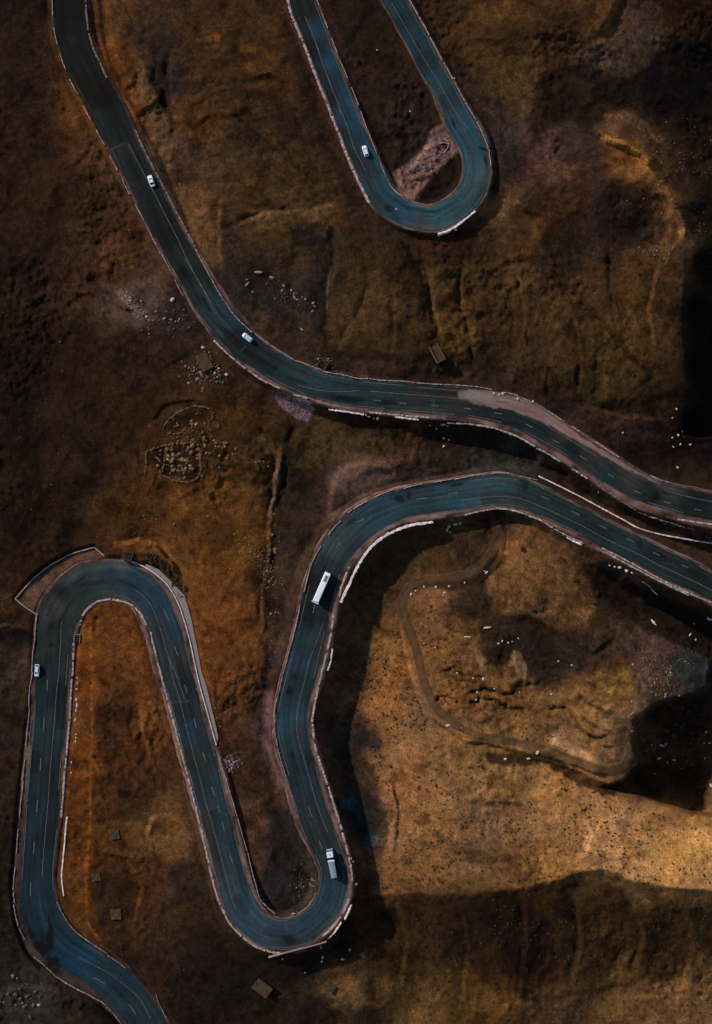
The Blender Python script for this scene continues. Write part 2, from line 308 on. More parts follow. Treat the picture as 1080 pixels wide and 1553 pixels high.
GULLIES = [  # points, depth m, half width px, warp
 ([(830,365),(858,430),(905,480),(940,525),(985,570)],1.3,5,.5),([(985,575),(960,600),(930,622)],.8,4,.5),
 ([(920,380),(925,430),(930,490)],1.0,3.5,1),([(880,480),(868,540),(876,605)],1.2,4,1),([(835,560),(830,612)],1,3.5,1),([(800,400),(795,470),(792,540)],1,3.5,1),([(905,510),(898,590)],.9,3,1),
 ([(640,380),(655,430),(668,500),(655,545)],1.2,5,1),([(590,400),(600,470),(585,540)],.9,4,1),([(700,400),(705,470),(725,560)],.9,4,1),
 ([(340,350),(400,322),(470,318),(560,306)],1.0,5,.8),([(500,345),(508,400),(498,470),(502,520)],1.3,6,.8),([(560,312),(620,380),(640,420)],1.2,5,.8),
 ([(205,20),(222,60),(240,110),(262,190)],1.5,7,1),([(360,150),(420,200),(465,260)],.8,4,1),
 ([(643,977),(655,981),(672,984)],2,1.8,.4),([(663,970),(680,973)],1.5,1.6,.4),([(700,977),(722,984)],2,1.8,.4),([(672,1018),(690,1017),(705,1024),(735,1027)],2.2,2.2,.4),
 ([(692,1032),(722,1036)],1.6,1.6,.4),([(664,1058),(680,1058),(695,1064)],2,2,.4),([(715,1068),(735,1060),(752,1060),(768,1070),(795,1076)],2.4,2.6,.4),
 ([(715,1050),(738,1046),(760,1050),(778,1054),(790,1048),(806,1036)],2.4,2.6,.4),([(838,1075),(856,1075)],2,2.4,.3),([(893,1113),(905,1120),(922,1115)],1.6,2,.4),
 ([(760,980),(762,1010),(775,1035)],2.0,5,.6),([(880,1020),(892,1040),(905,1052)],1.8,4,.6),
 ([(440,650),(428,720),(420,790),(412,860),(408,950),(404,1040)],1.8,5,1),([(0,955),(30,962),(52,968)],1.6,5,.6),
 ([(230,1080),(215,1150),(245,1195)],1.2,5,1),([(190,1290),(165,1330),(150,1400)],1.0,5,1)]
jf = fbm(GX, GY, 4.5, 2, 83); jg = fbm(GX, GY, 4.5, 2, 85); jx = fbm(GX, GY, 13, 3, 71); jy = fbm(GX, GY, 13, 3, 73)
for pts, dep, w, wr in GULLIES:
    fine = w < 3; w = w * 1.0 if fine else w; d = seg_dist(pts, GX + wx * wr + 3.5 * jx + 2.2 * jf, GY + wy * wr + 3.5 * jy + 2.2 * jg) if fine else seg_dist(pts, GX + wx * wr * 2 + 4 * jx, GY + wy * wr * 2 + 4 * jy)
    am = .3 + .7 * sstep(.3, .6, vnoise(GX / 9 + dep * 7, GY / 9, 77)) if fine else .15 + .85 * sstep(.25, .75, vnoise(GX / 30 + dep * 7, GY / 30, 77))
    rel -= (dep * (.75 if fine else .55)) * np.exp(-(d / w) ** 2) * am
CLIFFS = [([(1040,378),(1037,450),(1041,520),(1036,600),(1028,655),(1060,668),(1300,668),(1300,330),(1075,360)],14,9,1.0),
 ([(960,1092),(957,1130),(966,1160),(945,1182),(905,1194),(960,1208),(1000,1222),(1050,1236),(1300,1280),(1300,960),(1085,985),(1070,1040),(1040,1056),(1008,1062),(985,1072)],21,9,.45)]
for poly, dep, w, rg in CLIFFS:
    nv = range(len(poly)); px_ = GX + wx * rg; py_ = GY + wy * rg; inn = np.zeros(GX.shape, bool)
    for i in nv:
        x0, y0 = poly[i]; x1, y1 = poly[(i + 1) % len(poly)]
        inn ^= ((y0 > py_) != (y1 > py_)) & (px_ < (x1 - x0) * (py_ - y0) / (y1 - y0 + 1e-12) + x0)
    dd_ = seg_dist(list(poly) + [poly[0]], px_, py_); rel -= dep * sstep(0, w, np.where(inn, dd_, 0.))
def scarp(data, drop, w, rec=26., rg=.7):
    global rel
    pts = [tuple(float(v) for v in q.split(',')) for q in data.split()]
    X = [p[0] for p in pts]; Y = [p[1] for p in pts]; pad = rec * 3 + 12
    a0, a1 = np.searchsorted(xs, [min(X) - pad, max(X) + pad]); b0, b1 = np.searchsorted(ys, [min(Y) - pad, max(Y) + pad]); sl = (slice(b0, b1), slice(a0, a1))
    gx = GX[sl] + wx[sl] * rg + 2.5 * jx[sl]; gy = GY[sl] + wy[sl] * rg + 2.5 * jy[sl]
    best = np.full(gx.shape, 1e9); sg = np.zeros(gx.shape); tt_ = np.zeros(gx.shape); n = len(pts) - 1
    for i, ((x0, y0), (x1, y1)) in enumerate(zip(pts[:-1], pts[1:])):
        vx, vy = x1 - x0, y1 - y0; L = vx * vx + vy * vy; t = np.clip(((gx - x0) * vx + (gy - y0) * vy) / L, 0, 1)
        d = np.hypot(gx - x0 - t * vx, gy - y0 - t * vy); m = d < best; best = np.where(m, d, best)
        sg = np.where(m, np.sign(vx * (gy - y0) - vy * (gx - x0)), sg); tt_ = np.where(m, (i + t) / n, tt_)
    fade = sstep(0, .18, tt_) * sstep(1, .82, tt_) * (.5 + vnoise(gx / 22, gy / 22, 79))
    down = sg > 0                                   # ground drops on the right-hand side of the line (image sense)
    prof = np.where(down, -sstep(0, w, best) * np.exp(-np.clip(best - w, 0, None) / rec) * .65, np.exp(-best / rec) * .35)
    rel[sl] += drop * prof * fade
for a in [('268,60 262,120 270,200 300,250',3,6),('300,180 340,172 380,176',.8,7),('335,300 338,350 336,410',1.2,6,18),('360,120 410,110 440,130 462,180 480,240',1.0,8),('560,304 470,318 400,322 340,352',2.4,5),('508,345 512,400 500,470 504,520',1.5,8),
 ('700,60 760,60 840,56 900,70',1.0,9),('905,60 925,20 945,-10',2,7),('930,190 900,195 860,190 812,206',1.5,9),('890,198 918,206 962,228 1004,268 1030,330 1046,384',2.4,8),('745,290 780,300 800,318 830,330',1,8),
 ('640,380 655,430 668,500 655,545',2.2,4,18),('700,400 706,470 726,560',2,4,16),('560,420 540,480 510,526',-.8,7),('815,365 858,430 905,480 940,525 985,570',1.6,4,14),('925,385 930,430 930,490',1.8,3,12),('870,470 882,540 876,605',1.8,3,12),('835,555 832,612',1.6,3,12),('1000,400 985,470 1000,540',1.6,4,16),('790,400 796,470 792,540',1.6,4,16),
 ('1015,640 940,630 860,612',2.4,6),('500,796 498,744 510,712 560,698 600,710',-2,6),('430,660 418,720 410,800 404,900 398,1000',2.4,5,14),('395,640 420,690 412,790',1.6,4,14),
 ('760,936 800,932 860,964 900,988 944,962',1.4,8),('768,834 750,862 742,900 758,932',1.2,6,14),('664,938 690,962 740,972 782,984 820,1020 880,1024',-1.2,7,16),('860,1078 880,1106 912,1126 940,1128',1.5,3,9),('880,1056 904,1076 934,1086',1.5,3,9),
 ('620,912 610,960 630,1030 654,1084 700,1120 790,1142 880,1170 940,1176',1.5,4,10),('930,1176 880,1164 800,1142 730,1130',-1.8,4,12),('592,1180 602,1230 598,1300',-1.2,3,10),('700,1212 780,1218 858,1242',1.2,6,20),('900,1250 890,1290 870,1316',1.4,8,20),
 ('605,1366 620,1430 610,1500',1.8,6,20),('700,1372 712,1440 700,1520',2.2,6,20),('790,1364 800,1430 790,1520',2.4,6,20),('870,1350 884,1420 870,1500',2.6,7,20),('960,1356 976,1420 966,1490',2.2,7,20),('1040,1360 1050,1440 1040,1490',2,7,20),('1079,1484 1000,1478 930,1500 840,1512 760,1498',-1,8,20),
 ('140,1290 196,1300 214,1350 200,1420',1.8,4,14),('226,1310 222,1270 230,1234 264,1230',-1.6,4,14),('214,1060 218,1120 246,1190',1.4,4,12),('278,890 262,852 240,830 206,822 176,830',2.4,6,10),('50,958 20,954 -20,950',2,4,12),('225,640 250,610 300,600',.8,4,12),('240,560 300,520 330,500',.5,7,16),('100,440 160,452 220,480',1.0,4,12)]:
    scarp(a[0], a[1], a[2], *(a[3:] if len(a) > 3 else ()))
# the long ridge above the shaded slope: crest line y(x), ground falls away to the south
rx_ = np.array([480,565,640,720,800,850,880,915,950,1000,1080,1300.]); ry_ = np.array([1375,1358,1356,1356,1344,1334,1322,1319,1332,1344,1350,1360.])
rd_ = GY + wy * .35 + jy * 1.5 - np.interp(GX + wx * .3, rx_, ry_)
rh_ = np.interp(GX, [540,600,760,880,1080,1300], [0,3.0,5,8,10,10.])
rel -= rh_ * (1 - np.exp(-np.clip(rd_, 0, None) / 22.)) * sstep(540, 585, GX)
# small raised benches / terraces
TER = [([(845,1130),(880,1150),(905,1163)],1.5,9),([(630,700),(560,705),(520,730)],1.2,12),([(985,250),(1015,300),(1040,355)],2.0,9),([(940,208),(985,240)],1.5,8)]
for pts, dep, w in TER: rel += dep * np.exp(-(seg_dist(pts, GX + wx, GY + wy) / w) ** 2)

# ------------------------------------------------------------------ road corridor in the ground
NEAR = []
for r in ROADS:
    dmin = np.full(H.shape, 1e9, np.float32); idx = np.zeros(H.shape, np.int32)
    for i in range(0, len(r.s), 2):
        x, y = r.C[i]; R0 = 110
        a0, a1 = np.searchsorted(xs, [x - R0, x + R0]); b0, b1 = np.searchsorted(ys, [y - R0, y + R0])
        if a1 <= a0 or b1 <= b0: continue
        d = ((GX[b0:b1, a0:a1] - x) ** 2 + (GY[b0:b1, a0:a1] - y) ** 2).astype(np.float32)
        sub = dmin[b0:b1, a0:a1]; m = d < sub; sub[m] = d[m]; idx[b0:b1, a0:a1][m] = i
    t = (GX - r.C[idx, 0]) * r.n[idx, 0] + (GY - r.C[idx, 1]) * r.n[idx, 1]
    edge = np.where(t > 0, r.half[idx] + r.sr[idx], r.half[idx] + r.sl[idx])
    dd = np.sqrt(dmin); out = np.where(dmin > 1e8, 1e6, np.maximum(np.abs(t), dd * 0.999) - edge)
    NEAR.append((out, idx, t))
relw = np.ones_like(H)
for out, idx, t in NEAR: relw *= sstep(0, 16, out)
H = H + rel * np.clip(relw + .0, 0, 1) * np.clip(inside, .3, 1)
for r, (out, idx, t) in zip(ROADS, NEAR):
    rh = r.h[idx]; T = np.clip(np.abs(H - rh) * 2.2, 5, 34)
    T = T * (1 + .25 * fbm(GX, GY, 18, 3, 81))
    w = sstep(0, 1, (out - 1.0) / T)
    w = 0.55 * w + .45 * np.clip((out - 1) / T, 0, 1)
    H = np.where(out < -2, rh - 0.45, np.where(out < 1e5, rh - .08 - .37 * np.clip(-(out - .0) / 2, 0, 1) + (H - rh) * w, H))
# concrete apron bench, pull-off bench next to the western hairpin
PULL = [(23,908),(47,881),(73,859),(91.5,848.7),(108,840),(143,830),(158,843),(125,858),(97,874),(80,890),(66,911),(57,932),(40,922)]
APRON = [(221,855),(240,863),(260,882),(280,903),(290,938),(297,972),(306,1020),(313,1040),(326,1095),(331,1118),(329,1131),(315,1083),(303,1040),(297,1014),(288,972),(278.5,938.5),(269,912.6),(256,890),(239.6,873.7),(221,861)]
def poly_sd(poly, x, y):
    """signed distance, positive outside"""
    d = seg_dist(list(poly) + [poly[0]], x, y); inn = np.zeros(x.shape, bool); n = len(poly)
    for i in range(n):
        x0, y0 = poly[i]; x1, y1 = poly[(i + 1) % n]
        c = ((y0 > y) != (y1 > y)) & (x < (x1 - x0) * (y - y0) / (y1 - y0 + 1e-12) + x0); inn ^= c
    return np.where(inn, -d, d)
for poly, hh in ((PULL, -10.35), (APRON, None)):
    sd = poly_sd(poly, GX, GY)
    if hh is None:
        hh = RC.h[NEAR[2][1]] - .25
    w = sstep(0, 7, sd); onroad = NEAR[2][0] < 0
    H = np.where(onroad, H, (hh - .1) * (1 - w) + H * w)
def bil(G, px, py):
    px = np.atleast_1d(np.asarray(px, float)); py = np.atleast_1d(np.asarray(py, float))
    i = np.clip(np.searchsorted(xs, px) - 1, 0, NX - 2); j = np.clip(np.searchsorted(ys, py) - 1, 0, NY - 2)
    fx = (px - xs[i]) / (xs[i + 1] - xs[i]); fy = (py - ys[j]) / (ys[j + 1] - ys[j])
    return (G[j, i] * (1 - fx) + G[j, i + 1] * fx) * (1 - fy) + (G[j + 1, i] * (1 - fx) + G[j + 1, i + 1] * fx) * fy
def road_at(px, py):
    best = None
    for r in ROADS:
        d = (r.C[:, 0] - px) ** 2 + (r.C[:, 1] - py) ** 2; i = int(np.argmin(d))
        t = (px - r.C[i, 0]) * r.n[i, 0] + (py - r.C[i, 1]) * r.n[i, 1]
        e = r.half[i] + (r.sr[i] if t > 0 else r.sl[i]); out = abs(t) - e if d[i] < (e + 40) ** 2 else 1e3
        if best is None or out < best[0]: best = (out, r, i, t)
    return best
def ground(px, py):
    out, r, i, t = road_at(px, py)
    g = float(bil(H, px, py)[0])
    return max(g, r.h[i]) if out < 1.0 else g

# ------------------------------------------------------------------ soil colours (r,g,b as seen, slope light and shadow tones included)
SC = """20 20 38 26 17;20 120 40 27 16;20 220 44 29 17;60 300 46 30 17;140 340 52 34 19;180 400 60 40 23;30 400 38 27 17;120 430 50 34 21;100 520 34 22 12;200 520 40 25 12;30 560 34 23 13;30 650 36 24 14;130 640 38 25 14;
200 620 42 27 13;30 750 37 25 15;130 720 46 31 20;230 760 62 39 16;180 780 58 37 17;100 800 42 28 16;30 850 36 24 13;300 780 86 54 22;260 830 84 52 24;360 760 88 56 24;400 700 66 47 24;350 650 66 42 18;390 640 50 34 20;300 600 52 34 18;
205 460 70 56 48;290 480 40 31 28;330 560 52 35 22;370 830 92 60 22;330 880 94 57 24;350 950 96 57 24;330 1020 88 52 24;370 1040 72 45 22;380 980 84 52 24;350 1080 66 41 22;380 1130 52 35 20;400 1080 38 28 20;
160 960 80 47 20;180 1000 82 49 22;125 1000 96 54 18;125 1150 90 50 16;125 1300 82 46 16;115 1380 68 41 18;180 1100 58 35 17;220 1100 84 50 22;180 1200 52 32 16;240 1150 58 35 18;160 1280 66 41 18;245 1260 84 58 30;280 1240 70 48 27;220 1330 62 39 20;
160 1350 46 29 15;180 1420 48 31 18;250 1400 48 33 20;290 1350 42 31 22;300 1450 34 25 17;240 1480 40 27 17;300 1520 26 19 13;360 1500 32 24 17;
15 900 46 30 16;15 960 34 25 17;25 1010 46 37 27;20 1100 38 28 21;15 1200 36 27 20;10 1300 30 22 15;10 1420 30 24 19;40 1490 44 39 34;30 1540 46 42 37;100 1530 34 28 22;150 1545 30 23 17;
170 20 62 41 22;190 100 70 44 20;168 110 96 56 20;205 165 92 56 22;220 60 46 33 24;250 120 38 30 25;240 220 78 58 38;220 170 66 46 28;270 240 52 39 29;300 60 52 35 18;340 120 54 37 20;380 60 52 34 17;300 180 66 42 18;330 250 60 44 27;310 330 74 51 29;
330 380 66 48 32;400 120 58 37 16;400 200 46 32 20;380 300 56 39 20;430 250 48 33 20;420 330 70 50 24;480 300 54 39 20;470 180 42 29 20;450 380 54 39 22;500 340 50 35 21;380 420 34 27 22;420 460 34 30 28;360 450 36 32 28;450 500 46 34 27;480 420 40 32 27;400 490 54 39 28;
530 60 38 26 18;560 110 40 28 19;600 150 38 27 19;580 60 34 25 18;620 200 34 28 23;570 230 32 22 15;670 290 24 16 11;640 300 24 16 11;650 140 30 22 17;
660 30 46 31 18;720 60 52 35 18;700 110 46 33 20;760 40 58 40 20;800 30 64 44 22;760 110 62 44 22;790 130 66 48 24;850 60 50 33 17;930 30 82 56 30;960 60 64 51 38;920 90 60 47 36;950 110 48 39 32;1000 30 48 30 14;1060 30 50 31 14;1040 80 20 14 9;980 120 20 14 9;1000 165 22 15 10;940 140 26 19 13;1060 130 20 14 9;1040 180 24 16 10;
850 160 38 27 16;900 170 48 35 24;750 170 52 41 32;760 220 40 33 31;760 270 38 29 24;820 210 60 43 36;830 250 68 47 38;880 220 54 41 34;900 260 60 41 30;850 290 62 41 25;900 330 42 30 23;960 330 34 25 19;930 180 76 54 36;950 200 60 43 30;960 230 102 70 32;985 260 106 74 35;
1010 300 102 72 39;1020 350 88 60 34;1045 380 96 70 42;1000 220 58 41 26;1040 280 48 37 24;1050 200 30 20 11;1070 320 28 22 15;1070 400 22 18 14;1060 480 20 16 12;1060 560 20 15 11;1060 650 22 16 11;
560 350 42 30 18;620 400 46 31 18;700 380 44 28 16;780 330 66 46 24;800 350 72 48 24;760 310 90 64 38;860 370 38 28 18;540 420 54 39 20;540 480 64 46 24;580 450 66 48 25;610 520 58 42 22;560 540 46 33 20;650 440 58 43 24;680 500 76 52 24;720 480 62 43 24;720 530 58 41 22;760 440 64 45 24;
820 480 58 41 22;800 540 56 41 24;860 540 60 43 24;900 440 62 43 24;960 440 68 47 24;1000 500 66 45 24;930 540 64 47 22;1010 560 56 39 20;930 590 64 47 22;870 590 52 39 20;1000 610 54 37 18;660 560 46 33 24;560 560 48 35 26;740 565 44 31 22;840 620 34 25 20;860 640 40 28 23;960 650 52 37 30;1000 640 44 31 22;
1020 680 30 21 15;960 690 30 21 16;450 680 54 40 22;480 670 60 44 24;540 640 38 27 18;600 650 42 31 19;560 670 60 44 24;620 670 64 46 26;660 650 36 26 18;700 660 36 26 18;740 680 36 26 18;850 690 36 25 18;540 700 76 58 43;570 715 78 60 49;520 740 64 49 40;600 720 60 45 36;650 700 42 31 24;640 715 62 47 36;
740 705 44 44 39;800 705 40 37 32;470 760 48 37 28;440 800 38 29 22;450 850 50 37 28;440 940 40 29 23;420 1000 42 31 27;405 1100 74 56 54;400 1050 38 28 23;415 1150 42 31 28;430 1250 30 25 22;430 1330 40 37 34;410 1300 34 25 19;400 1240 66 48 32;375 1250 68 48 32;440 720 38 29 22;420 860 44 35 26;380 1200 54 37 22;
560 900 56 42 27;600 870 56 42 25;620 820 56 41 24;680 810 60 44 24;660 850 60 45 25;720 830 44 33 21;740 800 46 36 25;780 850 108 75 42;800 880 104 73 42;840 880 90 63 36;860 920 72 52 30;780 930 52 38 24;770 990 38 28 20;720 920 38 29 18;830 1010 38 28 20;860 950 42 32 24;820 960 48 37 28;880 990 50 39 30;740 960 42 31 20;800 1000 42 32 23;700 960 106 76 42;
640 900 100 71 42;545 1000 66 48 30;590 1000 120 83 43;590 1080 128 87 47;600 1140 130 91 54;640 1090 112 82 52;700 1040 104 71 36;760 1040 98 70 38;840 1060 90 66 38;930 1040 104 73 36;900 1100 114 83 52;940 1090 110 83 54;700 1130 118 86 47;780 1170 116 86 49;850 1200 136 98 56;700 1200 120 88 53;
620 1200 130 90 52;640 1270 118 84 47;720 1260 108 80 52;780 1300 104 74 39;860 1290 130 94 50;920 1270 160 118 74;960 1300 158 118 70;1020 1300 162 120 65;1070 1290 158 118 66;1060 1330 150 112 66;1000 1240 142 102 57;980 970 70 53 42;1000 1000 84 65 50;1040 1000 48 52 50;960 1130 80 62 42;
550 1230 34 32 30;545 1120 44 38 33;530 1340 40 31 22;1020 1100 44 33 22;1040 1180 44 33 22;1000 930 46 34 24;920 900 46 34 24;1070 960 40 30 20;990 1180 44 33 22;
585 1300 116 80 44;600 1335 100 69 37;580 1400 58 42 24;640 1400 54 39 23;620 1470 66 49 25;700 1420 50 35 19;760 1400 42 29 17;800 1450 42 29 15;860 1390 52 37 19;930 1400 60 43 23;1000 1430 54 38 19;1060 1400 54 39 21;900 1470 58 43 21;850 1520 64 47 31;980 1500 78 56 28;1050 1510 104 76 45;960 1520 98 72 41;
740 1510 86 60 28;700 1530 70 50 24;600 1530 60 45 25;520 1495 88 66 41;560 1485 80 58 34;480 1540 34 25 19;640 1545 96 70 38;820 1545 54 39 24;560 1548 34 25 16;520 1420 40 30 20;450 1470 36 27 19"""
SC = np.array([[float(v) for v in t.split()] for t in SC.replace('\n', '').split(';')])
def idw(pts, cols, x, y, p=4.2, eps=8.0):
    num = np.zeros(x.shape + (3,), np.float32); den = np.zeros(x.shape, np.float32)
    x = x.astype(np.float32); y = y.astype(np.float32)
    for (a, b), c in zip(pts, cols):
        w = ((x - np.float32(a)) ** 2 + (y - np.float32(b)) ** 2 + eps * eps) ** np.float32(-p / 2) ; w *= np.float32(1e6)
        den += w
        for k in range(3): num[..., k] += w * c[k]
    return num / den[..., None]
KSUN = 0.52   # albedo needed so that sunlit level ground shows the listed tone
SGAIN = np.array([.61, .545, .51], np.float32) / KSUN
wx2 = fbm(GX, GY, 40, 6, 103, .65) * 20; wy2 = fbm(GX, GY, 40, 6, 109, .65) * 20
soil = idw(SC[:, :2], lin(SC[:, 2:]), np.clip(GX, -100, 1180) + wx2, np.clip(GY, -100, 1650) + wy2) * SGAIN  # soil colour with slope light and shadow tones included
def mixc(mask, rgb, gain=None):
    global soil
    m = np.clip(mask, 0, 1)[..., None]; gain = SGAIN if gain is None else gain; soil = soil * (1 - m) + m * lin(rgb) * gain
nz = fbm(GX, GY, 9, 4, 121, .65); nz2 = fbm(GX, GY, 22, 4, 127, .6); nz3 = fbm(GX, GY, 4.5, 2, 129, .7)
def edge(sd, soft=3., rag=5.): return sstep(soft, -soft, sd + rag * nz)
# features with their own soil
mixc(edge(poly_sd([(594,262),(640,232),(652,200),(672,188),(690,210),(697,224),(670,250),(650,272),(636,300),(620,306),(604,286)], GX, GY), 1.5, 2.5) * (0.75 + .3 * nz), (112, 84, 70))
mixc(edge(poly_sd([(640,240),(652,198),(674,186),(698,222),(672,246),(655,250)], GX, GY), 2, 3) * .8, (76, 62, 66))
mixc(edge(poly_sd([(420,590),(445,600),(470,607),(478,620),(466,640),(448,634),(430,622),(418,606)], GX, GY), 1.5, 2.5), (92, 76, 82))
mixc(edge(poly_sd([(500,720),(530,700),(570,702),(590,722),(560,745),(520,770),(495,790),(500,750)], GX, GY), 5, 9) * .6, (88, 68, 58))
mixc(edge(poly_sd([(398,1050),(415,1040),(418,1090),(420,1150),(436,1190),(424,1200),(404,1130),(398,1090)], GX, GY), 3, 5) * .8, (88, 64, 64))
mixc(edge(seg_dist([(137,940),(140,1040),(138,1150),(136,1260),(130,1330),(132,1400),(150,1425)]) - 2.2, 1.4, 1.2) * .75, (112, 66, 24))
mixc(edge(seg_dist([(195,830),(240,825),(262,845),(275,870)]) - 9, 3, 3) * .7, (96, 62, 30))
mixc(edge(seg_dist([(180,445),(205,468),(214,480)]) - 5, 2, 6) * .8, (104, 86, 74))
mixc(edge(poly_sd([(700,728),(712,706),(740,696),(790,700),(818,712),(812,724),(785,718),(750,712)], GX, GY), 3, 4) * .7, (48, 50, 46))
mixc(edge(poly_sd([(770,1010),(778,985),(790,988),(800,1012),(796,1035),(785,1030),(780,1012)], GX, GY), 1.5, 3) * .85, (112, 86, 60))
mixc(edge(seg_dist([(724,990),(733,1010),(728,1030)]) - 5, 2, 4) * .6, (122, 94, 62))
mixc(edge(seg_dist([(840,1120),(875,1140),(905,1155)]) - 7, 3, 6) * .7, (150, 116, 82))
mixc(blob(532, 1218, 7, 8) * 1.1 + blob(563, 1273, 8, 10) * 1.0 + blob(545, 1245, 4, 14) * .5, (22, 78, 92), np.array([1, 1.6, 1.7], np.float32))
mixc(edge(seg_dist([(610,155),(640,140),(600,200)]) - 30, 10, 10) * .25, (60, 46, 40))
mixc(edge(seg_dist([(560,1180),(590,1220),(598,1290)]) - 3.5, 1.5, 2) * .7, (110, 80, 52))
sdl = poly_sd(PULL, GX, GY); mixc(sstep(.8, -.8, sdl) * .95, (86, 64, 51)); mixc(sstep(.1, .6, nz2) * (sdl < 0) * .4, (60, 44, 35)); mixc(sstep(.25, .7, nz) * (sdl < 0) * .4, (84, 64, 52))
tan_ = np.clip(blob(980, 1285, 170, 70, 4) + blob(640, 1180, 130, 150, 4), 0, 1) * .8
soil *= (1 - tan_[..., None] * np.array([.20, .18, .08]))
# soil coloured darker along the gullies and fissures
for pts, dep, w, wr in GULLIES:
    if w < 3: mixc(np.exp(-(seg_dist(pts, GX + wx * wr + 3.5 * jx + 2.2 * jf, GY + wy * wr + 3.5 * jy + 2.2 * jg) / (w * .9)) ** 2) * .9 * (.25 + .75 * sstep(.3, .6, vnoise(GX / 9 + dep * 7, GY / 9, 77))), (24, 16, 11))
    else: mixc(np.exp(-(seg_dist(pts, GX + wx * wr * 2 + 4 * jx, GY + wy * wr * 2 + 4 * jy) / (w * 1.1)) ** 2) * .45 * (.15 + .85 * sstep(.25, .75, vnoise(GX / 30 + dep * 7, GY / 30, 77))), (26, 19, 13))
# banks right beside the roads: dug brown-violet gravel
for (out, idx, t) in NEAR:
    mixc(sstep(9, 0, out + 5 * nz) * .35 * (out < 1e5), (44, 32, 27))
# ------------------------------------------------------------------ hand-surveyed soil patches, sunlit and shadowed ground painted in
def window(pts, pad):
    X = [p[0] for p in pts]; Y = [p[1] for p in pts]
    a0, a1 = np.searchsorted(xs, [min(X) - pad, max(X) + pad]); b0, b1 = np.searchsorted(ys, [min(Y) - pad, max(Y) + pad])
    return slice(b0, b1), slice(a0, a1)
def pat(kind, data, rgb, alpha=.8, soft=3., rag=5., w=6., mult=None):
    pts = [tuple(float(v) for v in q.split(',')) for q in data.split()]
    sl = window(pts, 40 + w); gx = GX[sl] + wx[sl] * .35; gy = GY[sl] + wy[sl] * .35
    sd = poly_sd(pts, gx, gy) if kind == 'P' else seg_dist(pts, gx, gy) - w
    m = sstep(soft, -soft, sd + rag * (nz[sl] * .7 + nz2[sl] * .6)) * alpha * np.clip(.82 + .5 * nz3[sl], .3, 1.15)
    m = np.clip(m, 0, 1)[..., None]
    if mult: soil[sl] = soil[sl] * (1 - m + m * mult)
    else: soil[sl] = soil[sl] * (1 - m) + m * lin(rgb) * SGAIN
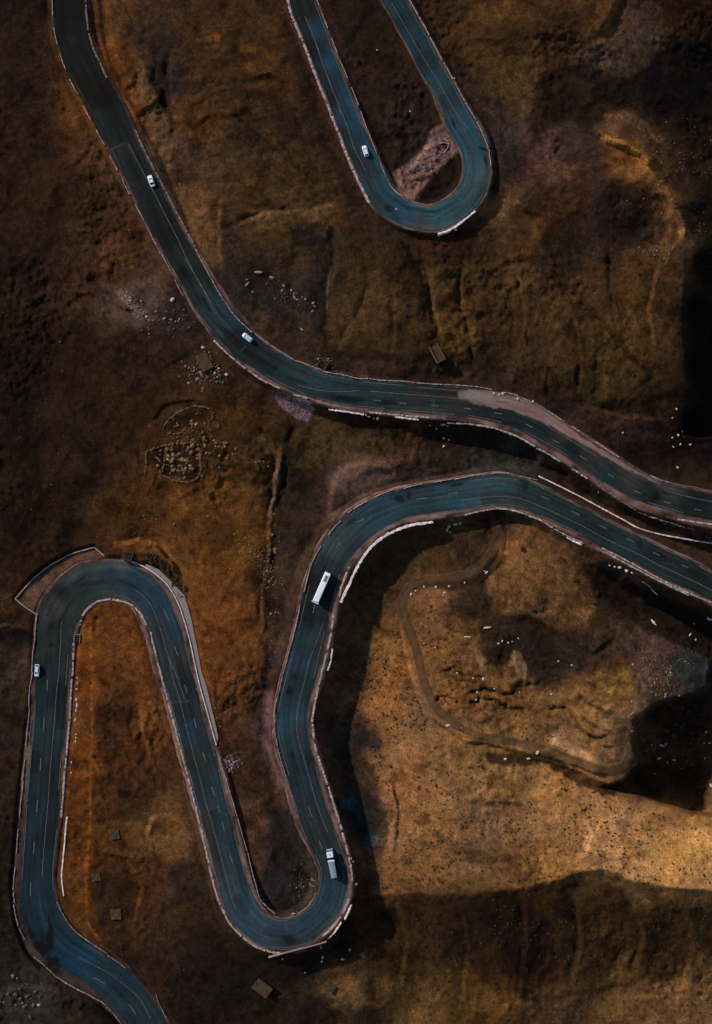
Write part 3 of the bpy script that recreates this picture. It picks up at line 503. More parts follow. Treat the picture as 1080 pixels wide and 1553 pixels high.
for a in [
 ('P','885,850 930,868 1000,900 1079,935 1079,1000 1030,980 985,956 945,936 905,905',(26,18,12),.8,4,6),  # cast shadow below the eastern road painted into the soil
 ('S','150,-10 154,50 168,100 196,152 222,200 246,250 268,300 286,345',(18,12,8),.85,2,2,3.2),('S','160,-10 166,50 180,98 206,146 216,176',(100,62,27),.6,2,4,3.5),('S','226,196 250,246 272,296 288,336',(72,52,33),.5,2,3,2.5),  # ditch shading painted dark, lit orange bank painted beside it
 ('P','900,150 912,112 960,104 1000,70 1079,40 1079,190 1010,176 960,150 930,190',(20,14,9),.75,10,12),('P','1000,200 1079,190 1079,330 1060,300 1030,240',(32,22,14),.6,8,10),  # upper right shadow blob painted into the soil colour
 ('P','504,-10 570,-10 600,40 640,110 672,176 690,215 640,226 600,262 588,262 560,196 530,100',(31,22,15),.55,4,6),('P','700,232 702,262 690,288 665,303 640,308 626,304 650,278 672,256',(22,14,9),.9,2,2),('P','600,262 640,228 656,196 676,186 696,214 700,228 672,254 650,276 622,304 606,288',(126,96,82),.75,1.5,3),('P','644,240 656,198 676,186 698,222 672,246',(82,66,70),.7,2,3),('P','668,218 682,217 680,231 671,226',(14,10,8),.95,.8,.5),  # smallest patch paints the shaded hollow in the rubble strip
 ('P','422,592 446,602 468,608 478,622 464,640 446,633 428,620',(96,80,86),.8,1.5,2.5),
 ('P','210,85 230,110 235,142 258,185 268,207 258,238 262,262 250,250 235,190 208,150',(82,61,40),.8,3,5),  # sunlit band of the hillside painted lighter
 ('P','238,50 262,60 266,110 258,150 268,195 252,185 240,140 232,100',(34,27,24),.8,4,7),
 ('S','296,176 312,178',(92,58,26),.8,3,4,7),('S','316,52 328,56',(88,56,28),.7,4,5,7),
 ('P','285,318 333,311 335,400 312,396 296,360',(80,58,36),.8,2,4),('P','337,312 362,322 360,400 340,398',(42,32,26),.7,3,4),
 ('S','368,72 392,76 412,84',(92,58,26),.6,3,5,5),('S','366,96 390,104 410,108',(88,56,26),.6,3,5,5),('S','364,142 392,146 420,156',(32,23,16),.7,4,6,9),
 ('S','430,30 455,108 476,172 502,236 532,296',(27,20,15),.75,4,5,8),('P','378,182 440,200 482,262 470,296 420,282 380,240',(62,45,23),.5,6,8),
 ('S','362,180 392,206 430,236 474,276',(28,20,14),.6,2,4,2.5),('P','372,318 430,306 510,308 505,340 440,338 392,352',(78,57,34),.6,3,6),('P','440,346 520,344 516,372 480,380 448,372',(33,29,27),.8,3,6),  # lit patch under the dark line painted lighter
 ('P','915,40 932,4 960,0 1010,8 1006,60 985,98 950,118 916,110 904,80',(68,54,44),.6,5,8),('S','913,66 926,26 942,-4',(104,68,32),.7,3,4,4),
 ('P','820,112 900,98 928,190 900,194 860,189 812,206 792,186',(25,17,12),.85,4,8),('P','798,212 830,198 872,196 916,207 922,240 890,262 868,246 830,250 800,242',(60,43,37),.75,3,5),
 ('P','800,250 850,246 884,256 880,276 830,284 792,276',(84,56,42),.7,4,6),('P','930,262 996,284 1010,340 1004,372 940,372 900,350 906,300',(31,23,18),.8,5,8),
 ('S','918,209 940,216 962,230 986,252 1003,269',(128,88,42),.85,2,5,6),('S','932,236 950,252 962,262',(96,66,34),.7,3,5,6),('S','1008,286 1022,308 1014,330 1022,350',(106,76,44),.8,2,6,7),('S','1036,352 1048,366 1044,384',(122,88,52),.8,2,5,7),  # highlight along the ridge crest painted as bright strokes
 ('S','764,300 776,303 788,307',(124,92,60),.8,2,4,4),('S','924,179 946,172 975,190 1002,212',(90,66,46),.7,3,6,7),('S','1020,230 1040,262 1058,300',(64,46,32),.5,4,8,8),
 ('S','722,20 770,14 800,26',(84,58,26),.5,5,8,12),('S','745,50 800,52 860,60',(32,22,14),.6,4,7,6),('S','770,112 800,140 792,170',(80,58,32),.5,4,7,11),('P','640,60 700,70 730,150 700,120 660,90',(30,21,15),.6,5,7),
 ('S','566,416 544,476 512,520',(76,57,33),.6,4,6,9),('S','588,440 574,500',(72,54,31),.5,4,6,8),('P','468,392 496,388 500,450 494,512 474,506',(29,23,20),.7,4,5),('S','501,408 496,470',(80,62,44),.7,1,2,1.5),
 ('S','496,560 560,562 640,566 720,572',(56,40,32),.8,3,3,9),('S','494,540 570,540 660,546 740,556',(29,21,15),.75,3,5,7),('P','642,402 720,398 724,520 690,544 652,480',(80,57,29),.45,6,9),
 ('S','842,616 900,612 962,612 1010,600',(27,19,14),.7,3,5,7),('P','846,626 940,636 1024,646 1010,672 930,666 870,650',(58,41,34),.7,4,6),
 ('S','612,392 640,430 636,480 664,520',(32,23,16),.55,4,6,6),('S','742,396 736,450 752,520',(34,24,16),.5,4,6,5),('S','924,392 930,430 928,486',(30,21,15),.6,2,4,3),('S','954,448 962,500 956,540',(92,64,32),.5,3,5,5),('S','870,470 884,520 872,590',(30,22,15),.6,2,4,4),('S','833,560 831,610',(26,19,13),.7,2,4,4),('S','905,510 898,592',(28,20,14),.55,2,4,3.5),
 ('P','440,655 500,640 545,668 540,706 500,700 470,730 448,700',(66,49,28),.6,4,7),('P','506,712 540,698 592,706 600,724 566,742 530,762 500,796 496,744',(74,57,48),.6,4,7),('P','455,735 500,735 480,800 440,860 428,820',(38,29,23),.6,5,7),('S','440,650 428,720 420,790 411,860 405,950 402,1050 398,1110',(25,19,14),.75,3,5,5),
 ('P','768,832 800,826 852,842 892,880 906,920 890,948 850,958 800,928 758,930 742,900 750,862',(104,74,43),.6,5,6),('P','755,936 800,932 860,962 900,988 940,962 962,1000 930,1014 880,1022 820,1020 782,984 736,972',(36,27,21),.8,5,8),
 ('P','700,906 748,900 756,936 730,972 690,962 664,938 676,912',(38,28,18),.65,5,8),('P','896,1022 952,1014 958,1052 912,1058',(116,86,42),.6,3,8),('S','880,1056 900,1074 930,1084',(40,29,19),.6,2,4,4),('S','862,1078 880,1104 912,1124',(30,22,15),.6,1.5,3,2),('S','886,1090 908,1104 930,1112',(26,19,13),.7,1.5,4,2.5),
 ('P','968,960 1002,972 1016,1000 1000,1040 972,1058 964,1010',(84,64,52),.6,4,6),('P','1018,986 1060,1000 1076,1020 1060,1044 1026,1030 1012,1006',(44,52,50),.7,3,4),
 ('P','700,1212 780,1216 860,1240 850,1284 780,1296 720,1280 690,1244',(96,72,50),.5,8,10),('S','650,1288 720,1300 800,1290',(72,50,30),.45,7,9,12),('S','548,1186 576,1206 592,1250 590,1296',(124,92,62),.6,2,3,3),('P','502,1130 560,1150 580,1220 586,1290 560,1320 530,1250 515,1180',(34,32,29),.75,5,7),
 ('P','864,1338 900,1332 940,1350 930,1392 884,1396',(70,51,29),.6,4,7),('P','604,1372 660,1372 660,1500 640,1510 620,1460',(68,50,28),.4,7,9),('P','700,1380 800,1376 840,1420 800,1520 740,1500',(34,24,14),.55,9,10),('P','980,1486 1079,1496 1079,1534 1000,1530 940,1512',(108,80,48),.6,5,9),('P','730,1500 780,1506 800,1524 742,1530',(98,68,30),.5,4,8),
 ('P','226,1236 262,1230 290,1240 286,1302 250,1310 222,1280',(96,68,37),.6,3,6),('P','140,1290 190,1296 208,1350 196,1420 150,1400 138,1340',(38,26,16),.6,6,9),('P','176,1196 220,1200 232,1236 190,1250',(40,28,16),.6,4,7),('P','210,1060 250,1056 258,1120 232,1150 214,1110',(94,58,25),.5,5,8),('P','150,1040 200,1030 206,1120 170,1180 144,1130',(46,30,17),.6,6,10),('P','190,960 222,964 232,1010 200,1030 180,1000',(94,56,23),.5,5,8),  # first patch paints lit ground inside the hairpin
 ('P','118,930 138,934 138,1100 136,1270 131,1400 152,1430 200,1470 190,1480 130,1428 108,1390 100,1330 108,1200 114,1100',(92,54,21),.5,3,4),('S','112,1400 140,1436 190,1470 212,1490',(84,55,27),.6,3,4,5),
 ('P','0,900 50,905 52,950 0,952',(58,42,27),.7,4,6),('S','-5,966 30,962 52,972',(15,12,9),.9,3,4,7),('P','0,984 48,984 44,1036 0,1046',(56,45,34),.6,4,6),
 ('S','176,826 212,818 244,828 264,850 278,884',(108,70,34),.75,2,4,6),('P','212,842 240,840 262,862 276,892 290,930 284,936 262,892 236,862',(24,17,12),.9,2,3),
 ('P','224,690 236,682 300,672 302,718 288,730 248,718 232,704',(19,13,8),.85,2,3),('P','252,652 258,638 290,620 300,628 280,650 270,656',(20,14,9),.8,2,3),('P','302,640 350,620 356,700 330,736 304,720 300,690',(58,38,20),.5,4,8),
 ('P','240,760 330,740 410,760 420,800 360,850 290,830 250,800',(84,55,24),.5,8,12),('P','300,600 400,590 412,660 350,700 310,640',(64,42,20),.5,8,10),('S','392,660 418,700 408,790',(92,72,52),.55,3,6,6),('P','300,790 350,780 360,830 320,840',(40,28,17),.55,5,9),
 ('P','180,520 300,500 340,560 300,600 200,600 160,560',(36,24,14),.5,10,12),('P','0,560 120,560 160,700 100,820 0,820',(32,22,13),.4,16,14),('S','130,430 165,455 200,470 262,474',(74,58,46),.45,2,5,2.5),('P','205,250 250,300 262,390 220,360 180,300',(46,31,18),.01,8,9),
 ('P','420,1230 450,1240 468,1300 466,1370 440,1388 412,1372 400,1310 410,1260',(30,27,25),.7,4,6),('P','365,1210 405,1216 410,1290 398,1330 378,1290',(72,52,36),.7,3,5),('P','488,1440 560,1440 560,1470 500,1486 400,1484 380,1450',(26,19,14),.7,4,5),('P','496,1486 560,1474 600,1490 580,1530 510,1520',(92,68,42),.6,4,6),  # shadow under the lower hairpin painted as a dark patch
 ('P','0,1470 60,1480 110,1520 90,1553 0,1553',(42,38,34),.6,6,9),('S','10,1498 60,1496 84,1500',(72,66,60),.5,2,6,4),('P','290,1400 360,1430 400,1480 380,1553 280,1553 250,1490',(28,20,14),.6,8,9)]:
    pat(a[0], a[1], a[2], a[3], a[4], a[5], a[6] if len(a) > 6 else 6.)
mixc(edge(seg_dist([(745,1150),(790,1152),(830,1150),(862,1172),(900,1190),(930,1200)]) - 9, 3, 5) * .85, (24, 18, 12))  # shadowy band under the dirt track painted as a dark strip
mixc(edge(seg_dist([(650,885),(700,888),(735,872),(762,845)]) - 7, 3, 4) * .7, (30, 22, 15))
spk = sstep(.28, .5, fbm(GX, GY, 5.5, 3, 181, .7)) * sstep(-.1, .4, fbm(GX, GY, 60, 3, 187)); soil *= (1 - .5 * spk)[..., None]
# general mottling, painted slope shade
lum = 1 + .22 * nz + .22 * nz2 + .30 * np.clip(nz3, -.6, 1) * (0.5 + .5 * vnoise(GX / 40, GY / 40, 131))
dkp = sstep(.02, .45, fbm(GX + wx2 * .5, GY + wy2 * .5, 30, 6, 171, .68)); soil *= (1 - .45 * dkp)[..., None] * 1.10
fib = 1 - np.abs(fbm(GX + wx2 * .4, GY + wy2 * .4, 17, 4, 177, .6)) * 2.2; soil *= (1 + .30 * (np.clip(fib, -.6, 1) - .3))[..., None]
ridge_shade = sstep(-3, 5, rd_ + 4 * nz) * sstep(540, 575, GX) * sstep(1560, 1440, GY + nz2 * 30); soil *= (1 - .42 * ridge_shade)[..., None]  # slope shade below the ridge crest multiplied into the soil
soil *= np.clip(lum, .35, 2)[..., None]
hue = fbm(GX, GY, 35, 4, 141, .6)
soil[..., 0] *= 1 + .10 * hue; soil[..., 2] *= 1 - .22 * hue
soil[..., 1] *= 1 + .05 * fbm(GX, GY, 20, 3, 151)
st_l = fbm(GX * .25 + wx * 2.2, GY + wy * 2.2 + GX * .18, 9, 3, 161); soil *= (1 + m1 * .35 * st_l)[..., None]
st_v = fbm(GX + wx * 2, GY * .2, 10, 3, 167); soil *= (1 + m2 * .30 * st_v)[..., None]
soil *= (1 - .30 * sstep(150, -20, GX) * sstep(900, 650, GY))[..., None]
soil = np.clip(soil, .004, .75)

# ------------------------------------------------------------------ ground mesh
V = P(GX, GY, H)
ii = (np.arange(NY - 1)[:, None] * NX + np.arange(NX - 1)[None]).ravel()
F = np.stack([ii, ii + NX, ii + NX + 1, ii + 1], 1)
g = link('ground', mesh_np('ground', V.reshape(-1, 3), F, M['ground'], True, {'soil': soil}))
tag(g, kind='structure')

# ------------------------------------------------------------------ road surfaces
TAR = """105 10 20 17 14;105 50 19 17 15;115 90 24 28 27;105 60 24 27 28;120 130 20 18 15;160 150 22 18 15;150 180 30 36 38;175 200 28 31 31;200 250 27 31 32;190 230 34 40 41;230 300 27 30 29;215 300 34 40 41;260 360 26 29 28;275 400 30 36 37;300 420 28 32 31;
300 440 36 48 50;325 470 34 52 58;340 500 38 58 66;350 510 26 34 38;370 520 26 34 38;410 550 28 42 46;440 570 34 52 56;480 590 34 54 60;520 600 32 48 54;560 600 34 50 54;600 605 34 48 50;660 610 34 46 48;640 595 46 46 44;690 595 50 44 44;760 630 26 40 44;820 650 26 38 42;
870 680 27 38 42;930 720 32 48 52;990 750 28 38 40;1050 770 28 33 34;890 675 60 54 54;950 708 78 62 60;1010 738 62 62 60;860 655 66 54 54;
460 20 28 34 34;480 50 27 50 62;470 70 30 32 30;500 100 26 60 82;490 110 31 34 32;520 150 27 66 90;505 150 32 34 31;530 190 28 62 82;520 200 34 38 36;555 230 34 66 80;540 240 36 42 40;580 290 32 66 84;570 300 40 52 54;620 325 36 72 90;640 342 62 62 62;660 330 40 74 88;700 310 42 74 84;720 290 44 72 80;
715 250 42 74 86;735 270 66 78 80;725 220 36 66 78;700 190 32 66 82;680 150 32 54 64;660 140 36 66 78;640 90 27 42 50;620 70 34 60 70;610 30 27 44 52;595 20 36 60 68;
1060 880 30 38 38;980 840 32 42 44;960 820 34 50 58;900 800 32 42 44;850 770 32 44 46;800 750 34 46 48;760 740 38 66 76;720 740 38 66 78;760 760 46 58 60;680 750 36 62 72;640 765 38 58 64;600 770 36 60 72;560 795 34 62 76;530 815 50 64 68;540 830 32 50 60;510 830 50 64 68;
500 860 34 44 50;480 890 26 30 30;490 930 32 38 40;465 930 26 32 32;470 970 34 54 60;480 980 32 44 44;450 1000 38 62 76;465 1040 36 48 50;435 1060 34 52 60;440 1090 38 62 76;455 1120 38 52 58;460 1160 32 48 54;470 1190 32 50 62;480 1220 36 46 50;490 1260 38 46 48;500 1320 40 54 60;505 1350 42 62 76;490 1390 44 64 76;
450 1410 42 60 72;440 1430 34 44 48;410 1410 42 62 76;380 1390 40 64 82;360 1370 38 58 72;350 1330 38 54 60;340 1290 38 54 62;325 1290 42 46 42;330 1240 32 52 60;310 1250 42 46 42;310 1180 30 50 60;300 1160 38 44 42;290 1110 30 48 60;280 1080 34 44 46;270 1040 44 52 52;285 1030 28 42 50;260 1000 48 52 52;
262 960 32 54 68;250 930 32 56 72;240 960 44 52 52;235 910 30 56 74;215 890 30 54 72;200 880 28 52 70;170 870 27 52 70;170 895 42 54 54;150 870 40 60 66;120 885 30 46 56;130 900 36 46 44;150 855 66 66 64;180 858 70 72 72;110 875 62 66 66;95 900 32 36 36;85 915 60 60 56;70 940 56 58 56;80 950 28 32 32;
90 960 36 44 44;75 1000 34 42 42;60 1000 42 50 52;75 1050 30 44 48;95 1050 26 32 32;65 1110 30 48 52;60 1180 26 44 52;80 1180 28 34 36;55 1250 24 42 52;75 1260 26 32 32;50 1320 24 42 52;70 1340 22 44 56;55 1370 24 46 58;60 1400 26 46 56;80 1400 24 46 60;110 1430 24 50 66;130 1460 24 58 80;150 1490 34 62 74;
160 1470 26 48 58;180 1500 24 46 60;210 1520 38 56 60;220 1550 30 54 66;200 1550 24 44 56"""
TAR = np.array([[float(v) for v in t.split()] for t in TAR.replace('\n', '').split(';')])
KT = np.array([.47, .47, .44], np.float32) * np.array([1., 1., .95], np.float32) / 0.50
KG = np.array([.66, .60, .57], np.float32) / .50
STAINS_SHADOWS = [  # x y rx ry angle strength (tar and oil marks, plus cast shadows painted dark)
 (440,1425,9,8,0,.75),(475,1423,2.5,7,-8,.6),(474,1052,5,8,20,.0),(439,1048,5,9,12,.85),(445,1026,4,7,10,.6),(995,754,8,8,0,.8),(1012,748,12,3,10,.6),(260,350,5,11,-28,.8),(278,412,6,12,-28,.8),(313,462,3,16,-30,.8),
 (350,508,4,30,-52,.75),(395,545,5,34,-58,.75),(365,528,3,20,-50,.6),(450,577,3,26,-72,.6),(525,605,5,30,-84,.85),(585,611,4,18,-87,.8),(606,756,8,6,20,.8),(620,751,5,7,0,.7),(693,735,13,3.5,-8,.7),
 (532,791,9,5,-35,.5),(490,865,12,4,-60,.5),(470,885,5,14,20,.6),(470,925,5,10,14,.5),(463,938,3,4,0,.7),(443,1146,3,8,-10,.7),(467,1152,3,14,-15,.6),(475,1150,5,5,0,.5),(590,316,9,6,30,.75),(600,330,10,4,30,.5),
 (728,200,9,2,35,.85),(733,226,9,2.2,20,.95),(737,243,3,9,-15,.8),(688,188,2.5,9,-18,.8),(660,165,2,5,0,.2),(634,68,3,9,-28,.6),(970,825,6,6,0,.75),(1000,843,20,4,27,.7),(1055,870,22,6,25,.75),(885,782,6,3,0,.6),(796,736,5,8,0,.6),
 (78,978,3,3.5,0,.8),(76,1424,7,22,2,.95),(75,1400,2.2,18,-2,.9),(60,1438,16,14,38,1.0),(80,1462,13,12,0,1.0),(48,1418,7,10,-15,.8),(66,1420,2.5,14,-35,.6),(275,1020,6,42,-12,.45),(215,295,3,8,-28,.6),(200,255,5,14,-28,.4),(100,930,3,12,8,.3),(140,884,30,3.5,-14,.5),(195,885,26,3,22,.4),  # lower left cluster paints a cast shadow onto the road
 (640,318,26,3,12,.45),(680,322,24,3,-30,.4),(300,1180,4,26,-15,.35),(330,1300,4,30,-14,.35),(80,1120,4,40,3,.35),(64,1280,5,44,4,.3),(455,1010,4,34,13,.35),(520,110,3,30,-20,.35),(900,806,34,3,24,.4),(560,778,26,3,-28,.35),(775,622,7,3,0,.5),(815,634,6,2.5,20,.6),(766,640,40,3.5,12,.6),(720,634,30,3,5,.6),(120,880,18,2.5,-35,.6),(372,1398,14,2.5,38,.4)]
def road_mesh(name, r, key):
    n = len(r.s); K = 30
    js = np.linspace(0, 1, K + 1)
    OL = r.L - r.n * r.sl[:, None]; OR = r.R + r.n * r.sr[:, None]
    jl = fbm(r.s, 0 * r.s, 9, 3, key * 7 + 200) * 1.8; jr = fbm(r.s, 0 * r.s + 50, 9, 3, key * 7 + 205) * 1.8
    pts = [OL - r.n * 1.6, OL + r.n * jl[:, None] * .6, OL + r.n * (r.sl * .5)[:, None], r.L - r.n * .5]
    pts += [r.L * (1 - j) + r.R * j for j in js]
    pts += [r.R + r.n * .5, OR - r.n * (r.sr * .5)[:, None], OR + r.n * jr[:, None] * .6, OR + r.n * 1.6]
    px = np.stack([p[:, 0] for p in pts], 1); py = np.stack([p[:, 1] for p in pts], 1)
    hh = np.repeat(r.h[:, None], px.shape[1], 1).copy()
    W = px.shape[1]; sh = [0, 1, 2, 3]; sh2 = [W - 1, W - 2, W - 3, W - 4]
    bump = .10 * fbm(px, py, 5, 3, 311)
    for q in (sh, sh2):
        hh[:, q[0]] -= 1.2; hh[:, q[1]] += -.05 + bump[:, q[1]]; hh[:, q[2]] += .02 + bump[:, q[2]]; hh[:, q[3]] += 0
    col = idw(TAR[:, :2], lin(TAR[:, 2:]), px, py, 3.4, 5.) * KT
    tt = (px - r.C[:, 0:1]) * r.n[:, 0:1] + (py - r.C[:, 1:2]) * r.n[:, 1:2]; ss = np.repeat(r.s[:, None], W, 1)
    streak = fbm(ss / 40., tt / 2.2, 1.0, 3, 321 + key) ; streak2 = fbm(ss / 120., tt / 5.0, 1.0, 2, 331 + key)
    col *= np.clip(1 + .32 * streak + .30 * streak2, .3, 2)[..., None]
    fr = tt / r.half[:, None]                                   # -1 .. 1
    # tyre-polished lanes
    lanes = np.cos(fr * math.pi * 6) * .09 + np.cos(fr * math.pi * 3) * .05; col *= (1 + lanes)[..., None]
    gry = np.clip(.18 + .9 * fbm(ss / 70., tt / 3.0, 1.0, 3, 371 + key), 0, .75)[..., None] * np.array([1.06, 1.0, .93]); lumc = col.mean(-1, keepdims=True)
    col = col * (1 - np.clip(gry, 0, .75)) + lumc * gry * .92
    # faint tar seams and patched rectangles
    seam = np.exp(-((tt / r.half[:, None] - .02 - .012 * np.sin(ss / 9.)) / .012) ** 2); col *= (1 - .35 * seam * (vnoise(ss / 60., 0 * ss, 375) > .35))[..., None]
    pr = np.floor(ss / 34.) * 7.3 + np.floor(fr0 := (tt / r.half[:, None] * 1.5 + 1.5)) * 3.1; hsh = np.abs(np.sin(pr * 12.9898) * 43758.5453) % 1; col *= (1 - .20 * (hsh > .84) + .14 * (hsh < .10))[..., None]
    for (x, y, a, b, ang, st) in STAINS_SHADOWS:
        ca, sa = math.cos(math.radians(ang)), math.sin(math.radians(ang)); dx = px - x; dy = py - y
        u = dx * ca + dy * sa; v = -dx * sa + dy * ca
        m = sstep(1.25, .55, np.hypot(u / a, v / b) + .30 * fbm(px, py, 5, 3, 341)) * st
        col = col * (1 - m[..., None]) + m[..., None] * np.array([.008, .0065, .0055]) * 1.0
    # gravel shoulders
    gl = lin((122, 96, 88)) * KG; gd = lin((48, 35, 30)) * KG
    nn = fbm(px, py, 7, 4, 351); nn2 = fbm(ss / 30, tt / 1.3, 1, 3, 361)
    gmix = np.clip(.42 + .9 * nn2 + .25 * nn, 0, 1)[..., None]; grav = gd * (1 - gmix) + gl * gmix
    ms = sstep(-.6, .6, np.abs(tt) - r.half[:, None] + .8 * nn)[..., None]
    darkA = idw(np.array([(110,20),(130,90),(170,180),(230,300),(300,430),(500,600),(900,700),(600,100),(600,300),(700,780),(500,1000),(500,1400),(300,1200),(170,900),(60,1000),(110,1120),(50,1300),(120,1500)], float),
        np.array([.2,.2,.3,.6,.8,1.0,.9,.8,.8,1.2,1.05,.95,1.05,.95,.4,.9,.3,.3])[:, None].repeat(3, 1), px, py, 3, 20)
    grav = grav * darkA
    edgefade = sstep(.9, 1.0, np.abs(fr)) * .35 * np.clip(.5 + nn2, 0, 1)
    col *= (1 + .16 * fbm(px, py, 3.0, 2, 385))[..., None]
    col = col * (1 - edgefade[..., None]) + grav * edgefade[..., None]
    if key == 0:   # washed silt over the outer lane
        sd = poly_sd([(712,592),(745,592),(800,606),(830,622),(850,640),(880,662),(926,690),(960,711),(1000,731),(1000,734),(955,714),(905,686),(850,654),(816,637),(790,629),(770,619),(748,618),(720,613),(706,604)], px, py)
        m = sstep(1.5, -1.5, sd + 2.5 * nn) * np.clip(.8 + .5 * nn2, 0, 1)
        col = col * (1 - m[..., None]) + m[..., None] * lin((122, 98, 88)) * KG
        sd = seg_dist([(700,600),(720,598),(745,604)], px, py) - 6; m = sstep(3, -3, sd + 3 * nn) * .7
        col = col * (1 - m[..., None]) + m[..., None] * lin((112, 112, 106)) * KG
    col = col * (1 - ms) + grav * ms
    # transverse repair joints
    for (x0, y0, x1, y1) in ((170,226,188,217),(259,1066,287,1063),(366,533,372,525),(657,628,658,600)):
        m = np.exp(-(seg_dist([(x0, y0), (x1, y1)], px, py) / .9) ** 2) * .6
        col = col * (1 - m[..., None]) + m[..., None] * lin((66, 68, 66)) * KG
    vv = P(px, py, hh).reshape(-1, 3)
    ii = (np.arange(n - 1)[:, None] * W + np.arange(W - 1)[None]).ravel()
    F = np.stack([ii, ii + 1, ii + W + 1, ii + W], 1)
    # orientation upward
    a, b, c = vv[F[0, 0]], vv[F[0, 1]], vv[F[0, 2]]
    if np.cross(b - a, c - a)[2] < 0: F = F[:, ::-1]
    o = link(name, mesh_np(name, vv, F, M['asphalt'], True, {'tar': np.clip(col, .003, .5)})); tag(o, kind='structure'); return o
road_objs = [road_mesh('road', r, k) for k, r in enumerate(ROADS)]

def ribbon_st(r, s, f, width_m, dz):
    """strip in road coordinates; s = stations (px), f = fraction 0..1 left->right"""
    c0 = np.stack([np.interp(s, r.s, r.L[:, k] ) for k in (0, 1)], 1); c1 = np.stack([np.interp(s, r.s, r.R[:, k]) for k in (0, 1)], 1)
    c = c0 * (1 - f[:, None]) + c1 * f[:, None]; n = c1 - c0; n /= np.linalg.norm(n, axis=1)[:, None]
    h = np.interp(s, r.s, r.h) + dz; w = width_m / S / 2
    w = w * (1 + .35 * fbm(s, 0 * s, 3, 2, 401))[:, None]
    a = c - n * w; b = c + n * w
    return np.concatenate([P(a[:, 0], a[:, 1], h), P(b[:, 0], b[:, 1], h)])
def strips(name, r, lines, mat, parent, width, dz):
    VV = []; FF = []; off = 0
    for pts in lines:
        q = []
        for (x, y) in pts:
            i = r.st(x, y); f = ((x - r.L[i, 0]) * r.n[i, 0] + (y - r.L[i, 1]) * r.n[i, 1]) / (2 * r.half[i])
            q.append((r.s[i], min(max(f, .015), .985)))
        q.sort(); s0, s1 = q[0][0], q[-1][0]; n = max(3, int((s1 - s0) / 2) + 1); s = np.linspace(s0, s1, n)
        fs = np.interp(s, [a[0] for a in q], [a[1] for a in q])
        v = ribbon_st(r, s, fs, width, dz); VV.append(v)
        k = np.arange(n - 1); FF.append(np.stack([k, k + 1, k + 1 + n, k + n], 1) + off); off += 2 * n
    V = np.concatenate(VV); F = np.concatenate(FF)
    # fix orientation per face
    a, b, c = V[F[:, 0]], V[F[:, 1]], V[F[:, 2]]; bad = np.cross(b - a, c - a)[:, 2] < 0; F[bad] = F[bad][:, ::-1]
    return link(name, mesh_np(name, V, F, mat, False), parent)
def edge_run(r, f, p0, p1, step=14):
    i0, i1 = sorted((r.st(*p0), r.st(*p1))); k = list(range(i0, i1, step)) + [i1]
    return [tuple(r.L[i] * (1 - f) + r.R[i] * f) for i in k]
LA = [[(560,593),(630,599),(701,605)],[(195,218),(236,296),(270,363),(300,425),(330,475)],[(452,584),(500,594),(545,592)],[(280,392),(310,440),(325,468)],
 edge_run(RA,.93,(470,565),(530,590)),edge_run(RA,.9,(545,590),(612,600)),edge_run(RA,.86,(632,600),(700,605)),edge_run(RA,.07,(408,572),(467,602)),edge_run(RA,.06,(488,600),(585,620)),edge_run(RA,.06,(608,620),(690,630)),
 edge_run(RA,.08,(710,632),(765,642)),edge_run(RA,.08,(795,655),(862,695)),edge_run(RA,.08,(985,765),(1035,780)),[(818,638),(880,677),(905,692)],edge_run(RA,.03,(300,470),(325,505)),edge_run(RA,.95,(408,525),(440,545)),edge_run(RA,.03,(380,555),(395,568)),edge_run(RA,.7,(1010,745),(1080,768))]
DA = [[(566,607),(578,608)],[(605,611),(617,612)],[(655,615),(667,616)],[(704,619),(715,620)],[(750,626),(762,628)],[(797,643),(807,648)],[(838,667),(849,672)],[(879,691),(889,697)],[(921,718),(931,724)],[(963,744),(973,749)],[(1008,761),(1018,764)],[(1053,772),(1064,774)]]
LB = [[(462.6,24),(485,83),(503,133),(527,192),(535.6,222),(554,259)],[(594,4),(625.6,59),(653,105.6),(681,153.7),(709,194)],edge_run(RB,.93,(478,5),(550,190)),edge_run(RB,.94,(600,285),(690,290)),edge_run(RB,.95,(672,175),(650,132)),edge_run(RB,.08,(620,5),(730,200)),edge_run(RB,.1,(640,340),(735,290))]
DB = [[(480,68),(484,78)],[(497,116),(501,126)],[(514,164),(517,173)]]
